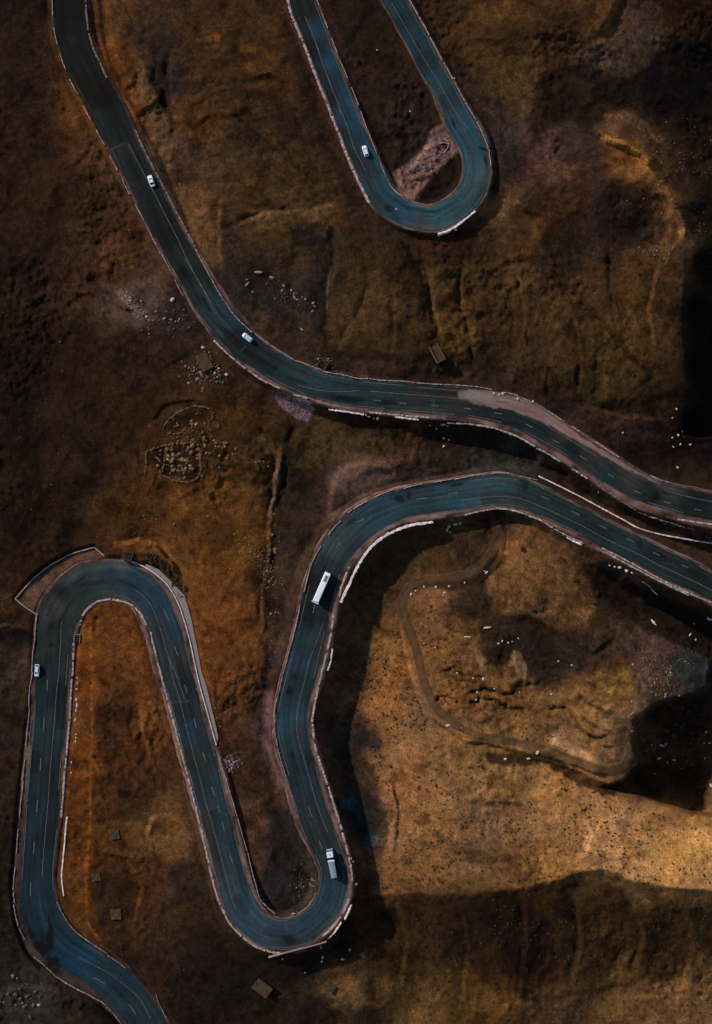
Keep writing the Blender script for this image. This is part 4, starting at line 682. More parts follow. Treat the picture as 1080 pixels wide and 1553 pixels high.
LC = [[(880,795.6),(954,834),(1010,862),(1080,895.6)],[(702,759),(752,753),(789,756),(830,772.6),(880,796)],[(713,729),(754,725),(789,728)],edge_run(RC,.04,(809,734),(880,767)),edge_run(RC,.04,(897,775),(961,808)),edge_run(RC,.04,(982,818),(1047,849)),edge_run(RC,.04,(1060,856),(1090,872)),
 [(717,769),(755,764.5),(798,771)],edge_run(RC,.95,(818,781),(887,814)),edge_run(RC,.97,(608,790),(694,774)),edge_run(RC,.05,(537,781),(611,748)),edge_run(RC,.07,(476,864),(521,795)),edge_run(RC,.07,(531,785),(545,770)),edge_run(RC,.95,(521,864),(500,936)),edge_run(RC,.13,(470,888),(453,951)),
 edge_run(RC,.1,(447,985),(424,1077)),edge_run(RC,.91,(495,958),(477,1034)),[(490,945),(469,1003),(454,1066),(450,1107),(460,1146),(478,1211),(497,1261)],edge_run(RC,.1,(422,1100),(440,1180)),edge_run(RC,.03,(447,1204),(471,1281)),edge_run(RC,.96,(476,1155),(500,1231)),edge_run(RC,.96,(507,1250),(522,1300)),
 edge_run(RC,.04,(480,1306),(450,1388)),edge_run(RC,.96,(527,1349),(490,1410)),edge_run(RC,.95,(471,1429),(404,1437)),edge_run(RC,.03,(445,1392),(381,1360)),edge_run(RC,.03,(375,1336),(355,1262)),edge_run(RC,.05,(348,1236),(330,1164)),edge_run(RC,.05,(324,1143),(305,1068)),
 edge_run(RC,.97,(311,1270),(330,1340)),edge_run(RC,.96,(262,1081),(280,1147)),edge_run(RC,.96,(285,1170),(303,1238)),[(240,945),(250.7,981),(258,1005),(265,1040),(279.6,1090),(296,1155),(318.5,1239),(334,1295.6),(345,1336),(356,1377)],[(251,984),(265.6,1020),(279.6,1061)],
 [(205,895),(230,920),(243,953)],edge_run(RC,.03,(232,874),(275,950)),edge_run(RC,.03,(279,976),(291,1016)),edge_run(RC,.93,(175,900),(232,968)),edge_run(RC,.97,(238,992),(246,1015)),[(95,940),(93.5,968),(89.5,1018),(84,1070),(80.6,1116),(73,1216),(68.5,1265),(64,1333)],
 edge_run(RC,.93,(106,985),(103,1040)),edge_run(RC,.94,(96,1140),(92,1200)),edge_run(RC,.98,(86,1259),(81,1350)),edge_run(RC,.03,(52,1060),(40,1215)),edge_run(RC,.03,(40,1220),(33,1330)),[(121,1453),(158,1471.5),(186,1492),(210,1512),(228,1545)],edge_run(RC,.93,(113,1420),(150,1445))]
DC = [[(822,753),(833,758)],[(867,775),(879,781)],[(908,796),(919,801)],[(950,816),(960,821)],[(992,838),(1001,843)],[(1034,857),(1044,861)],[(632,757),(646,755)],[(680,749),(694,747)],[(541,793),(552,787)],[(509,832),(515,823)],[(474.6,929.4),(477.4,916.5)],
 [(468,1224),(473.5,1239)],[(484.6,1276),(489,1290)],[(337,1246.5),(340.6,1261)],[(349,1296.5),(352.6,1309)],[(294,1090),(298,1104)],[(307,1141),(312,1153)],[(321,1193),(326,1207.6)],[(297,1040),(299,1047)],[(280,1038),(284,1050)],[(249,924),(255,938.5)],[(264.6,980),(270,995)],
 [(72,1031),(71.5,1048)],[(67,1090),(66,1109)],[(62,1150.5),(61,1168)],[(57,1214),(55.6,1231.5)],[(52,1276),(51,1295)],[(47,1339),(46,1359)],[(144,1483.5),(160,1493)],[(195,1522.5),(206,1538)],[(330,1222),(333,1232)]]
for o, r, l, d in zip(road_objs, ROADS, (LA, LB, LC), (DA, DB, DC)):
    strips('edge_line', r, l, M['paint'], o, .20, .03); strips('lane_dash', r, d, M['paint_dash'], o, .26, .04)

# ------------------------------------------------------------------ dirt tracks
def track(pts, width_px, tone, seed, name='dirt_track'):
    d = catmull(pts, 14); seg = np.linalg.norm(np.diff(d, axis=0), axis=1); s = np.concatenate([[0], np.cumsum(seg)]); n = int(s[-1] / 2.5); si = np.linspace(0, s[-1], n)
    c = np.stack([np.interp(si, s, d[:, 0]), np.interp(si, s, d[:, 1])], 1); t = np.gradient(c, axis=0); t /= np.linalg.norm(t, axis=1)[:, None]; nn = np.stack([-t[:, 1], t[:, 0]], 1)
    K = 9; f = np.linspace(-1, 1, K); wl = width_px / 2 * (1 + .35 * fbm(si, 0 * si, 22, 3, seed)) ; wr = width_px / 2 * (1 + .35 * fbm(si, 0 * si + 90, 22, 3, seed))
    off = np.where(f[None] < 0, wl[:, None] * f[None], wr[:, None] * f[None])
    px = c[:, 0:1] + nn[:, 0:1] * off; py = c[:, 1:2] + nn[:, 1:2] * off
    h = bil(H, px.ravel(), py.ravel()).reshape(px.shape); hs = h.copy()
    h = h + .10 - .55 * (np.abs(f)[None] > .99)
    bl = bil(soil[..., 0], px.ravel(), py.ravel()).reshape(px.shape); base = np.stack([bil(soil[..., k], px.ravel(), py.ravel()).reshape(px.shape) for k in range(3)], -1)
    w = (np.interp(np.abs(f), [0, .5, .75, 1], [.85, .8, .45, 0])[None] * np.clip(.85 + .5 * fbm(px, py, 14, 3, seed + 9), .25, 1.1))[..., None] * (1. if width_px > 12 else .6); rut = (1 - .18 * np.exp(-((np.abs(f) - .45) / .18) ** 2))[None, :, None]
    col = (base * (1 - w) + lin(tone) * SGAIN * w) * rut * (1 + .2 * fbm(px, py, 8, 3, seed + 5))[..., None]
    v = P(px, py, h).reshape(-1, 3); ii = (np.arange(n - 1)[:, None] * K + np.arange(K - 1)[None]).ravel(); F = np.stack([ii, ii + 1, ii + K + 1, ii + K], 1)
    a, b, cc = v[F[0, 0]], v[F[0, 1]], v[F[0, 2]]
    if np.cross(b - a, cc - a)[2] < 0: F = F[:, ::-1]
    tag(link(name, mesh_np(name, v, F, M['track'], True, {'soil': np.clip(col, .004, .6)})), kind='structure')
track([(752,790),(756,815),(745,840),(725,862),(690,876),(650,880),(622,890),(610,915),(618,950),(632,990),(642,1030),(660,1070),(690,1098),(730,1116),(780,1125),(830,1138),(880,1158),(920,1170),(948,1160),(958,1140)], 19, (70, 55, 42), 500)
track([(815,340),(838,385),(862,430),(902,474),(940,520),(984,572)], 9, (34, 25, 17), 510)
track([(984,578),(960,604),(935,622)], 8, (34, 25, 17), 515)
track([(765,800),(763,830),(750,860),(728,880)], 8, (36, 27, 19), 520)

# ------------------------------------------------------------------ walls
def resample(pts, step):
    p = np.array(pts, float)
    if len(p) > 2: p = catmull(p, 8)
    seg = np.linalg.norm(np.diff(p, axis=0), axis=1); s = np.concatenate([[0], np.cumsum(seg)]); n = max(2, int(s[-1] / step) + 1); si = np.linspace(0, s[-1], n)
    return np.stack([np.interp(si, s, p[:, 0]), np.interp(si, s, p[:, 1])], 1)
def wall(name, pts, width, top, depth, mat, label, cat='wall', group=None, jit=.12, flat=False, hfix=None, parent=None, ends=False):
    c = resample(pts, 3.0); n = len(c)
    g = np.array([ground(*q) for q in c]) if hfix is None else np.full(n, hfix, float)
    if flat: g[:] = np.linspace(g[0], g[-1], n)
    elif n > 3:
        k = np.ones(3) / 3; g = np.convolve(np.pad(g, 1, mode='edge'), k, 'valid')
    ht = g + top
    w3 = P(c[:, 0], c[:, 1], ht); t = np.gradient(w3[:, :2], axis=0); t /= (np.linalg.norm(t, axis=1)[:, None] + 1e-9); nn = np.stack([-t[:, 1], t[:, 0]], 1)
    rr = np.random.default_rng(int(abs(pts[0][0] * 13 + pts[0][1] * 7)))
    wj = width / 2 * (1 + jit * 2.2 * (rr.random(n) - .5)); zj = (rr.random(n) - .5) * jit * 1.2; sj = (rr.random(n) - .5) * jit * width
    bev = min(.08, width * .2); V = []
    for i in range(n):
        o = w3[i]; nx, ny = nn[i]
        for (k, z) in ((-1, -depth), (-1, -bev), (-1 + bev * 2 / width, 0), (1 - bev * 2 / width, 0), (1, -bev), (1, -depth)):
            batter = 1.0 if z > -depth else 1.12
            V.append((o[0] + nx * (k * wj[i] * batter + sj[i]), o[1] + ny * (k * wj[i] * batter + sj[i]), o[2] + z + (zj[i] if z > -depth else 0)))
    bm = bmesh.new(); vs = [bm.verts.new(v) for v in V]
    for i in range(n - 1):
        for k in range(5): bm.faces.new((vs[i * 6 + k], vs[i * 6 + k + 1], vs[(i + 1) * 6 + k + 1], vs[(i + 1) * 6 + k]))
    bm.faces.new(vs[0:6][::-1]); bm.faces.new(vs[-6:])
    bmesh.ops.recalc_face_normals(bm, faces=bm.faces)
    o = bm_obj(name, bm, mat, parent)
    if label: tag(o, label, cat, group)
    return o
def seglist(s): return [[tuple(float(v) for v in p.split(',')) for p in t.split()] for t in s.strip().split(';') if t.strip()]
WALLS = [
 ('low pale guard wall segment on the left verge of the long upper left road', 'guard wall segments left of the upper left road', .45, .8,
  "79,-22 79,0 80,23;81,41 84,55 87,67;90,80 95,94 100,106;105.5,120 112,132 118,143;125,159 131,170 138,182;146,197 152,208 158.5,219;166,235 172,247 178,258;185,271 191,284 197,295;205,309 211,321 218,333;225,347 231,360 238,372;246,386 252,398 259,410;265,423.5 271,436 278,448.5", 'stone'),
 ('low pinkish stone guard wall segment along the lower edge of the middle road bend', 'guard wall segments below the middle road bend', .8, .5,
  "324,516 346,537 372,559;377,562 391,572 405,580;406,580 424,589;445,598.5 456,601 467,604;560,625 590,628 612,630;615,631 653,633;678,641 700,642 719,643.5;720,644 740,647 757,651;758,652 785,662 812,677;814,679 831,688 850,700;868,711 880,718;881,720 892,726;984,783 998,786;1000,787 1020,793 1039,799;1028,788 1050,791 1090,797", 'stone'),
 ('low pale guard wall segment along the upper edge of the middle road', 'guard wall segments above the middle road', .5, .7,
  "297,378 307,398 319,420;320,422 330,440 340,456;341,457 357,480 382,504;386,505 396,513 408,521;409,522 425,533 445,545;446,546 466,553 487,561;488,562 500,565 528,570;529,571 545,574 558,574;560,574 572,576 587,577;589,577 610,578 629,580;631,580.5 651,582 671,583;673,583 695,584 717,586;719,586 733,588 746,590.5;764,595 776,597 786,600;793,604 800,607 807,611;831,623 843,631 856,639;867,646 873,650 879,654;903,669 920,681 939,693;987,721 1000,727 1016,732", 'stone'),
 ('low pale parapet segment along the upper edge of the road above the bus', 'parapet segments above the central road', .5, .7,
  "700,725 714,722 728,720;745,718.5 758,717 772,718;789,722 802,725 815,728;528,778 540,769 553,761;568,754 582,748 596,743;612,741 626,737 640,734;657,732 671,729 685,727;700,725 690,727;557,760 543,768 530,777;517,790 508,799 498,812;487,828 480,840 474,852;473,853 468,870 461,898;455,917 453,930 447,958", 'stone'),
 ('low kerb-like stone wall segment on the left side of the straight central road', 'kerb wall segments left of the central road', .35, .6,
  "451,940 447,955 443,973;442,974 437,994 432,1014;431,1015 426,1036 421,1058;420,1059 417,1074 417,1088;417,1089 417,1104 418,1118;419,1120 423,1142 434,1178", 'stone'),
 ('low pale guard wall segment on the outer left verge of the western road', 'guard wall segments left of the western road', .45, .8,
  "56,932 54,949 52.6,965;53,966 51,984;50,985 49,1002 48,1019;49,1020 46,1038;45,1039 44,1056 43.5,1073;44.4,1074 43,1093;42.5,1094 41,1112 39,1131;38,1150 36,1166 34,1183;35,1184 33.5,1203;33,1204 31,1222 29.6,1239;27.6,1258 26,1276 25,1295;23,1315 21,1332 19.6,1350;20,1354 22,1369;20.5,1372 23,1386 27.5,1405;29,1408 33,1416 37,1424;51,1451 60,1458 69,1466;70,1467 77,1474 83,1480;84,1481 91,1485 98,1490;98,1490 106,1495 113.5,1499;114,1500 130,1507 146,1516;147,1516 154,1520 160,1525;161,1527 170,1535 183,1552;185,1554 195,1572 203,1590", 'stone'),
 ('thin pale guard wall on the outer side of the upper hairpin right leg', 'thin guard wall segments right of the upper hairpin', .35, .6,
  "612,-20 622,0 634,22;636,25 644,39 651,53;652,55 661,72 671,91;673,94 681,108 687,120;690,125 698,140 705,153;706,155 714,168 722,181;723,183 731,200 741,224;742,226 743,238 745,251", 'stone'),
 ('thin pale guard wall segment on the inner side of the upper hairpin left leg', 'thin guard wall segments inside the upper hairpin', .35, .6,
  "481,0 484,7;488,19 493,31 497,42;503,58 508,70 512,81;516,92 522,105 527,118;533,132 539,146 544,159;547,168 552,182 557,196;558,198 565,216 572,234;577,247 581,257 586,268;590,278 600,290 611,298", 'stone'),
 ('thick pinkish rubble wall section along the outer left edge of the upper hairpin', 'rubble wall sections left of the upper hairpin', 1.1, .45,
  "434,-10 440,14 446,32;447,33 452,46 459,62;461,67 468,84 474,102;475,104 484,128 494,151;497,158 504,178 513,199;514,201 524,229 535,256;536,258 543,273 552,291;552,291 560,308", 'stone'),
 ('rough brown stone wall section on the right verge of the upper left road', 'rough wall sections right of the upper left road', .8, .45,
  "130,-15 131,20 134,45;135,50 141,72 150,92;151,94 156,105 162,118;205,196 213,215 221,232;222,234 236,261 250,288;252,291 268,322 284,352;285,354 296,374", 'stone_brown'),
 ('rubble kerb wall section on the right of the straight central road', 'rubble kerb sections right of the central road', 1.0, .4,
  "530,860 520,884 514,905;506,930 502,962 497,985;496,990 490,1012 484,1038;483,1042 477,1070 473,1095;474,1098 476,1120 480,1140;482,1146 489,1167 497,1190;498,1193 508,1225 515,1247;516,1250 522,1272 528,1296;529,1300 533,1320 534,1336;531,1356 527,1370 520,1386;517,1390 504,1407 490,1420", 'stone'),
 ('low stone wall section on the left verge of the eastern leg of the western hairpin', 'stone wall sections left of the descending leg', .9, .45,
  "228,958 232,975 237,996;238,1000 246,1030 254,1062;255,1066 264,1098 272,1130;273,1133 280,1160 288,1190;289,1194 296,1222 303,1250;304,1254 310,1280 317,1310;318,1314 325,1345 334,1372;336,1376 348,1400 366,1420;368,1422 384,1434 402,1442;404,1442 414,1445 426,1446", 'stone'),
 ('pale stone kerb section around the inner edge of the western hairpin', 'kerb sections inside the western hairpin', .9, .45,
  "121,948 126,932 138,918;139,917 152,911 168,909;170,909 188,913 202,919;204,921 214,932 222,948;112,975 111,1000 110,1025;109,1030 107,1060 106,1090;105,1094 102,1130 99,1165;98,1170 96,1200 93,1240", 'stone'),
 ('low wall section on the right verge of the descending leg above the lower hairpin', 'wall sections right of the descending leg', .4, .8,
  "333,1151 338,1166 342,1179;343,1181 351,1209 360,1240;361,1242 368,1268 375,1292;376,1294 381,1316 386,1336;387,1338 394,1363 405,1376;406,1377 417,1386;442,1387 448,1386", 'stone'),
 ('thin stone wall section above the lowest road at the bottom left', 'wall sections above the lowest road', .35, .6,
  "86,1368 92,1380 99,1393;100,1394 114,1413 136,1428;121,1419 140,1432 162,1446;163,1449 175,1457 190,1468;236,1507 243,1526 252,1544", 'stone'),
 ('low stone wall section on the lower verge of the road on the far right', 'wall sections below the eastern road', .7, .5,
  "705,781 730,775 755,771;756,771 778,774 800,781;802,782 822,790 838,800;839,801 860,812 885,824;913,831 935,842 956,853;958,854 990,872 1020,888;1022,889 1050,902 1090,918;920,838 950,855 975,868;976,869 1010,886 1045,903", 'stone'),
 ('thin brown wall section on the bank between the two eastern roads', 'wall sections between the two eastern roads', .6, .4,
  "905,735 925,748 940,758;942,760 955,768 965,774;968,776 975,779 983,782;1008,789 1025,795 1038,798;1044,800 1054,803", 'stone_brown')]
for lab, grp, w, t, data, mt in WALLS:
    for pts in seglist(data): wall('guard_wall', pts, w * (.62 if w < .7 else .8), t * (.6 if w < .7 else .35), t + 1.0, M[mt], lab, 'wall', grp, jit=.3)
# individually recognisable walls
wall('boundary_wall', [(817,722),(850,738),(880,753),(917,773),(945,788),(969,801),(1000,810),(1037,817),(1080,824),(1110,828)], .5, .7, 2.2, M['white_stone'], 'long continuous pale wall running between the two roads at the right edge', 'wall')
wall('retaining_wall', [(657,792),(640,794),(622,797),(605,803),(587,811),(573,821),(561,832),(550,847),(542,860),(535,874),(529,888),(522,902),(517,914)], 1.0, 1.5, 10, M['white_stone'], 'bright white curved retaining wall below the bend beside the bus', 'retaining wall', jit=.25)
wall('retaining_wall', [(504.5,984),(502,1000),(497,1017)], .7, .4, 7, M['white_stone'], 'short white retaining wall beside the straight central road', 'retaining wall', jit=.3)
wall('retaining_wall', [(533,1372.6),(528,1384),(522.6,1395)], .6, .4, 7, M['white_stone'], 'white wall piece at the outer right of the lower hairpin, below the truck', 'retaining wall', jit=.3)
wall('retaining_wall', [(518,1399),(509,1412),(496.7,1425)], .6, .4, 7, M['white_stone'], 'white wall piece at the lower right corner of the lower hairpin', 'retaining wall', jit=.3)
wall('guard_rail', [(407,1453),(430,1446.5),(450,1441),(470,1436),(495,1429)], .32, .9, 1.4, M['concrete'], 'straight thin pale beam cutting across the bottom of the lower hairpin', 'guard rail', hfix=-5.6, jit=.04)
wall('retaining_wall', [(664,354.5),(676,351),(690,344),(705,333),(721,320)], .7, .4, 6, M['white_stone'], 'white retaining wall under the bottom right of the upper hairpin', 'retaining wall', jit=.3)
wall('retaining_wall', [(498.5,621),(515,623),(535,626),(552,628.5)], .6, .4, 5, M['white_stone'], 'thin white wall below the middle road next to the purple stone apron', 'retaining wall', jit=.25)
wall('retaining_wall', [(599,632),(613,634),(635,636.5)], .6, .4, 5, M['white_stone'], 'short bright white wall below the straight of the middle road', 'retaining wall', jit=.2)
wall('retaining_wall', [(102,1239),(100,1252),(97.5,1283),(94.5,1315),(93.5,1333),(96.5,1359)], .6, .3, 3, M['white_stone'], 'bright white wall along the right side of the western road', 'retaining wall', jit=.12)
wall('retaining_wall', [(860,814),(870,820),(883,826)], .8, .4, 5, M['white_stone'], 'white broken wall below the eastern road, left of the boulder row', 'retaining wall', jit=.4)
wall('retaining_wall', [(975,882),(985,889),(991,896),(998,902)], .45, .0, 3, M['white_stone'], 'thin wavy white wall on the dark slope below the eastern road', 'wall', jit=.2)
wall('parking_wall', [(57,933),(40,922),(23,908.5)], .4, .7, 1.6, M['stone'], 'lower left side wall of the lay-by outside the western hairpin', 'wall', jit=.06)
wall('parking_wall', [(23,908.5),(47,881),(73,859),(91.5,848.7),(108,840),(143,830)], .4, .7, 1.6, M['stone'], 'long curved outer wall of the lay-by outside the western hairpin', 'wall', jit=.06)
wall('parking_wall', [(143,830),(158,843)], .4, .7, 1.6, M['stone'], 'short upper end wall of the lay-by outside the western hairpin', 'wall', jit=.06)
wall('drain_wall', [(666,217),(674,216.5),(681,218)], .3, .4, 1.5, M['stone'], 'short pale wall at the top of the dark hollow in the rubble strip inside the upper hairpin', 'wall', jit=.1)
wall('drain_wall', [(681,219),(678,226),(673,232)], .3, .4, 1.5, M['stone'], 'slanted pale wall on the right of the dark hollow in the rubble strip inside the upper hairpin', 'wall', jit=.1)
# concrete apron beside the hairpin
def slab(name, poly, hfun, thick, mat, label, cat, kind=None, parent=None):
    bm = bmesh.new(); top = []; bot = []
    for (x, y) in poly:
        h = hfun(x, y); q = P(x, y, h); top.append(bm.verts.new(q)); bot.append(bm.verts.new((q[0], q[1], q[2] - thick)))
    n = len(poly); f = bm.faces.new(top); bm.faces.new(bot[::-1])
    for i in range(n): bm.faces.new((top[i], bot[i], bot[(i + 1) % n], top[(i + 1) % n]))
    bmesh.ops.recalc_face_normals(bm, faces=bm.faces); bmesh.ops.triangulate(bm, faces=[q for q in bm.faces if len(q.verts) > 4])
    o = bm_obj(name, bm, mat, parent)
    if kind: tag(o, kind=kind)
    elif label: tag(o, label, cat)
    return o
def rch(x, y): i = RC.st(x, y); return RC.h[i]
slab('concrete_apron', APRON, lambda x, y: rch(x, y) + .05, 1.2, M['concrete'], '', '', kind='structure')
wall('channel_wall', [(200,851.5),(221,861),(239.6,873.7),(256,890),(269,912.6),(278.5,938.5),(288,972),(297,1014),(303,1040),(315,1083),(328,1130)], .38, .55, 1.5, M['white_stone'], 'pale kerb wall following the outer edge of the western hairpin', 'wall', jit=.08)
# drainage structures
def culvert(x, y, ang, L, W, label, mats=('rock_dark', 'black')):
    root = bpy.data.objects.new('culvert_inlet', None); COL.objects.link(root); h = ground(x, y); p = P(x, y, h)
    root.location = p; root.rotation_euler = (0, 0, math.radians(ang)); tag(root, label, 'culvert')
    bm = bmesh.new()
    for (cx, cy, sx, sy) in ((0, W / 2, L, .35), (0, -W / 2, L, .35), (L / 2 - .175, 0, .35, W - .36)):
        bmesh.ops.create_cube(bm, size=1, matrix=Matrix.Translation((cx, cy, .1)) @ Matrix.Diagonal((sx, sy, 2.2, 1)))
    bmesh.ops.bevel(bm, geom=bm.edges[:], offset=.05, segments=1, affect='EDGES'); bm_obj('side_walls', bm, M[mats[0]], root)
    bm = bmesh.new(); bmesh.ops.create_cube(bm, size=1, matrix=Matrix.Translation((-.1, 0, .15)) @ Matrix.Diagonal((L - .9, W - .4, .1, 1))); bm_obj('pit_floor', bm, M[mats[1]], root)
    for k in range(3 if mats[0] != 'ruin' else 0):
        bm = bmesh.new(); bmesh.ops.create_cube(bm, size=1, matrix=Matrix.Translation((-L / 2 + .8 + k * (L - 1.4) / 2.4, 0, 1.02)) @ Matrix.Diagonal((.22, W, .22, 1))); bm_obj('cross_beam', bm, M['mud_roof'], root)
    return root
culvert(193,843,-12,4.6,3.2,'dark brown box culvert at the top of the western hairpin')
#culvert(345,1160,-72,8.5,3.6,'dark slatted drainage inlet beside the descending leg')
#culvert(661,575,80,2.4,2.0,'small drainage inlet above the straight of the middle road')
culvert(663,536,-62,7.0,3.2,'long narrow stone channel on the slope above the middle road', ('ruin', 'mud_roof'))
#culvert(673,719,80,2.4,2.2,'small pale drainage inlet above the central road bend')
culvert(475,1338,-20,2.6,2.0,'small slatted inlet on the inner side of the lower hairpin', ('concrete', 'black'))
culvert(490,552,60,3.4,3.4,'brown stone culvert mouth with wing walls above the middle road')
culvert(118,968,85,3.4,2.2,'dark drainage pit inside the western hairpin', ('stone_brown', 'black'))

# ------------------------------------------------------------------ ruins and huts
def wset(name, lines, width, top, mat, label, cat):
    objs = []
    root = bpy.data.objects.new(name, None); COL.objects.link(root); x, y = lines[0][0]; root.location = (0, 0, 0); tag(root, label, cat)
    for l in lines: wall('wall', l, width * .75, top * .45, top + .8, mat, None, jit=.7, parent=root)
wset('stone_enclosure', [[(222,700),(222,687),(233,680),(253,675),(275,672),(297,670)],[(297,670),(303,680),(304,700),(303,720),(287,732)],[(287,732),(263,728),(245,720),(243,712)],[(253,677),(249,700),(246,716)],[(233,690),(243,700),(248,704)],[(222,700),(219,722)]], .8, .8, M['ruin'], 'larger ruined stone enclosure with inner walls full of rubble on the orange plain', 'ruin')
wset('stone_enclosure', [[(247,652),(250,643),(258,635),(267,628),(279,621),(290,617)],[(290,617),(303,616),(317,620),(323,633),(316,640)],[(247,652),(258,657),(273,657),(282,650)]], .7, .7, M['ruin'], 'smaller oval ruined stone enclosure above the larger one', 'ruin')
def hut(x, y, ang, L, W, Hh, label, roofmat='mud_roof', open_roof=False):
    root = bpy.data.objects.new('stone_hut', None); COL.objects.link(root); h = ground(x, y); p = P(x, y, h); root.location = (p[0], p[1], p[2] - .3); root.rotation_euler = (0, 0, math.radians(ang)); tag(root, label, 'hut')
    bm = bmesh.new(); t = .4
    for (cx, cy, sx, sy) in ((0, W / 2 - t / 2, L, t), (0, -W / 2 + t / 2, L, t), (L / 2 - t / 2, 0, t, W - 2 * t - .01), (-L / 2 + t / 2, 0, t, W - 2 * t - .01)):
        bmesh.ops.create_cube(bm, size=1, matrix=Matrix.Translation((cx, cy, Hh / 2)) @ Matrix.Diagonal((sx, sy, Hh, 1)))
    bm_obj('wall', bm, M['ruin'], root)
    bm = bmesh.new(); bmesh.ops.create_grid(bm, x_segments=8, y_segments=8, size=.5)
    for v in bm.verts: v.co = Vector((v.co.x * (L + .25), v.co.y * (W + .25), Hh + .22 + .12 * math.sin(v.co.x * 9) * math.cos(v.co.y * 7)))
    r_ = bmesh.ops.extrude_face_region(bm, geom=bm.faces[:]); bmesh.ops.translate(bm, vec=(0, 0, -.2), verts=[e for e in r_['geom'] if isinstance(e, bmesh.types.BMVert)])
    bmesh.ops.recalc_face_normals(bm, faces=bm.faces); bm_obj('roof', bm, M[roofmat], root)
    bm = bmesh.new(); bmesh.ops.create_cube(bm, size=1, matrix=Matrix.Translation((L * .15, -W / 2 - .03, min(1.0, Hh * .4))) @ Matrix.Diagonal((.9, .08, min(1.9, Hh * .8), 1))); bm_obj('door', bm, M['black'], root)
hut(174,1265,8,3.9,3.4,1.0,'square mud-roofed stone hut on the orange ground inside the hairpin')
hut(176,1386,3,4.0,4.0,.7,'low square hut with dark roof, lower one inside the western hairpin')
hut(398,1497,-38,7.0,4.6,1.2,'tilted rectangular hut at the bottom under the lower hairpin','rock_purple' if False else 'mud_roof')
hut(310,549,-62,6.5,4.4,.8,'small ruined building below the upper bend of the left road')
hut(499,1497,-30,4.4,3.4,.9,'small ochre hut on the pale ground at the bottom, right of the rectangular hut')
hut(146,1330,10,3.2,2.8,.6,'tiny ruined hut beside the orange terrace in the western hairpin')

# ------------------------------------------------------------------ rocks
def rock_mesh(seed, mat, flat=.65):
    bm = bmesh.new(); bmesh.ops.create_icosphere(bm, subdivisions=2, radius=.5); off = Vector((seed * 3.1, seed * 1.7, 5))
    for v in bm.verts:
        n = mnoise.noise(v.co * 2.2 + off); m = mnoise.noise(v.co * 5 + off); v.co *= 1 + .5 * n + .18 * m; v.co.z *= flat
    for k in range(4):
        d = Vector((random.uniform(-1, 1), random.uniform(-1, 1), random.uniform(-.3, 1))).normalized()
        for v in bm.verts:
            e = v.co.dot(d) - .32
            if e > 0: v.co -= d * e * .85
    me = bpy.data.meshes.new('rock'); bm.normal_update(); bm.to_mesh(me); bm.free(); me.materials.append(M[mat]); return me
ROCKM = {k: [rock_mesh(i + j * 10, k) for i in range(4)] for j, k in enumerate(('rock_pale', 'rock_tan', 'rock_purple', 'rock_dark'))}
def put_rock(name, x, y, size, mat, label, group, rot=None, stretch=1.0):
    size *= .74; h = ground(x, y); o = bpy.data.objects.new(name, random.choice(ROCKM[mat])); COL.objects.link(o)
    o.location = P(x, y, h + size * .12); o.scale = (size * stretch, size / max(stretch, 1) ** .3, size * random.uniform(.7, 1.1)); o.rotation_euler = (random.uniform(-.3, .3), random.uniform(-.3, .3), random.uniform(0, 6.3) if rot is None else math.radians(rot))
    return tag(o, label, 'boulder' if size > 1.1 else 'rock', group)
stuffV, stuffF, stuffoff = {}, {}, {}
def stuff_rock(key, x, y, size, mat, mesh=None):
    me = mesh or random.choice(ROCKM[mat]); a = CACHE.setdefault(me.name, cache(me)); v, f = a
    ang = random.uniform(0, 6.3); c, s = math.cos(ang), math.sin(ang); R = np.array([[c, -s, 0], [s, c, 0], [0, 0, 1]])
    h = ground(x, y); w = (v * (size * random.uniform(.8, 1.3), size, size * random.uniform(.6, 1))) @ R.T + P(x, y, h + size * .1)
    stuffV.setdefault(key, []).append(w); stuffF.setdefault(key, []).append(f + stuffoff.get(key, 0)); stuffoff[key] = stuffoff.get(key, 0) + len(v)
CACHE = {}
def cache(me):
    v = np.zeros(len(me.vertices) * 3); me.vertices.foreach_get('co', v); me.calc_loop_triangles(); f = np.zeros(len(me.loop_triangles) * 3, np.int32); me.loop_triangles.foreach_get('vertices', f)
    return v.reshape(-1, 3), f.reshape(-1, 3)
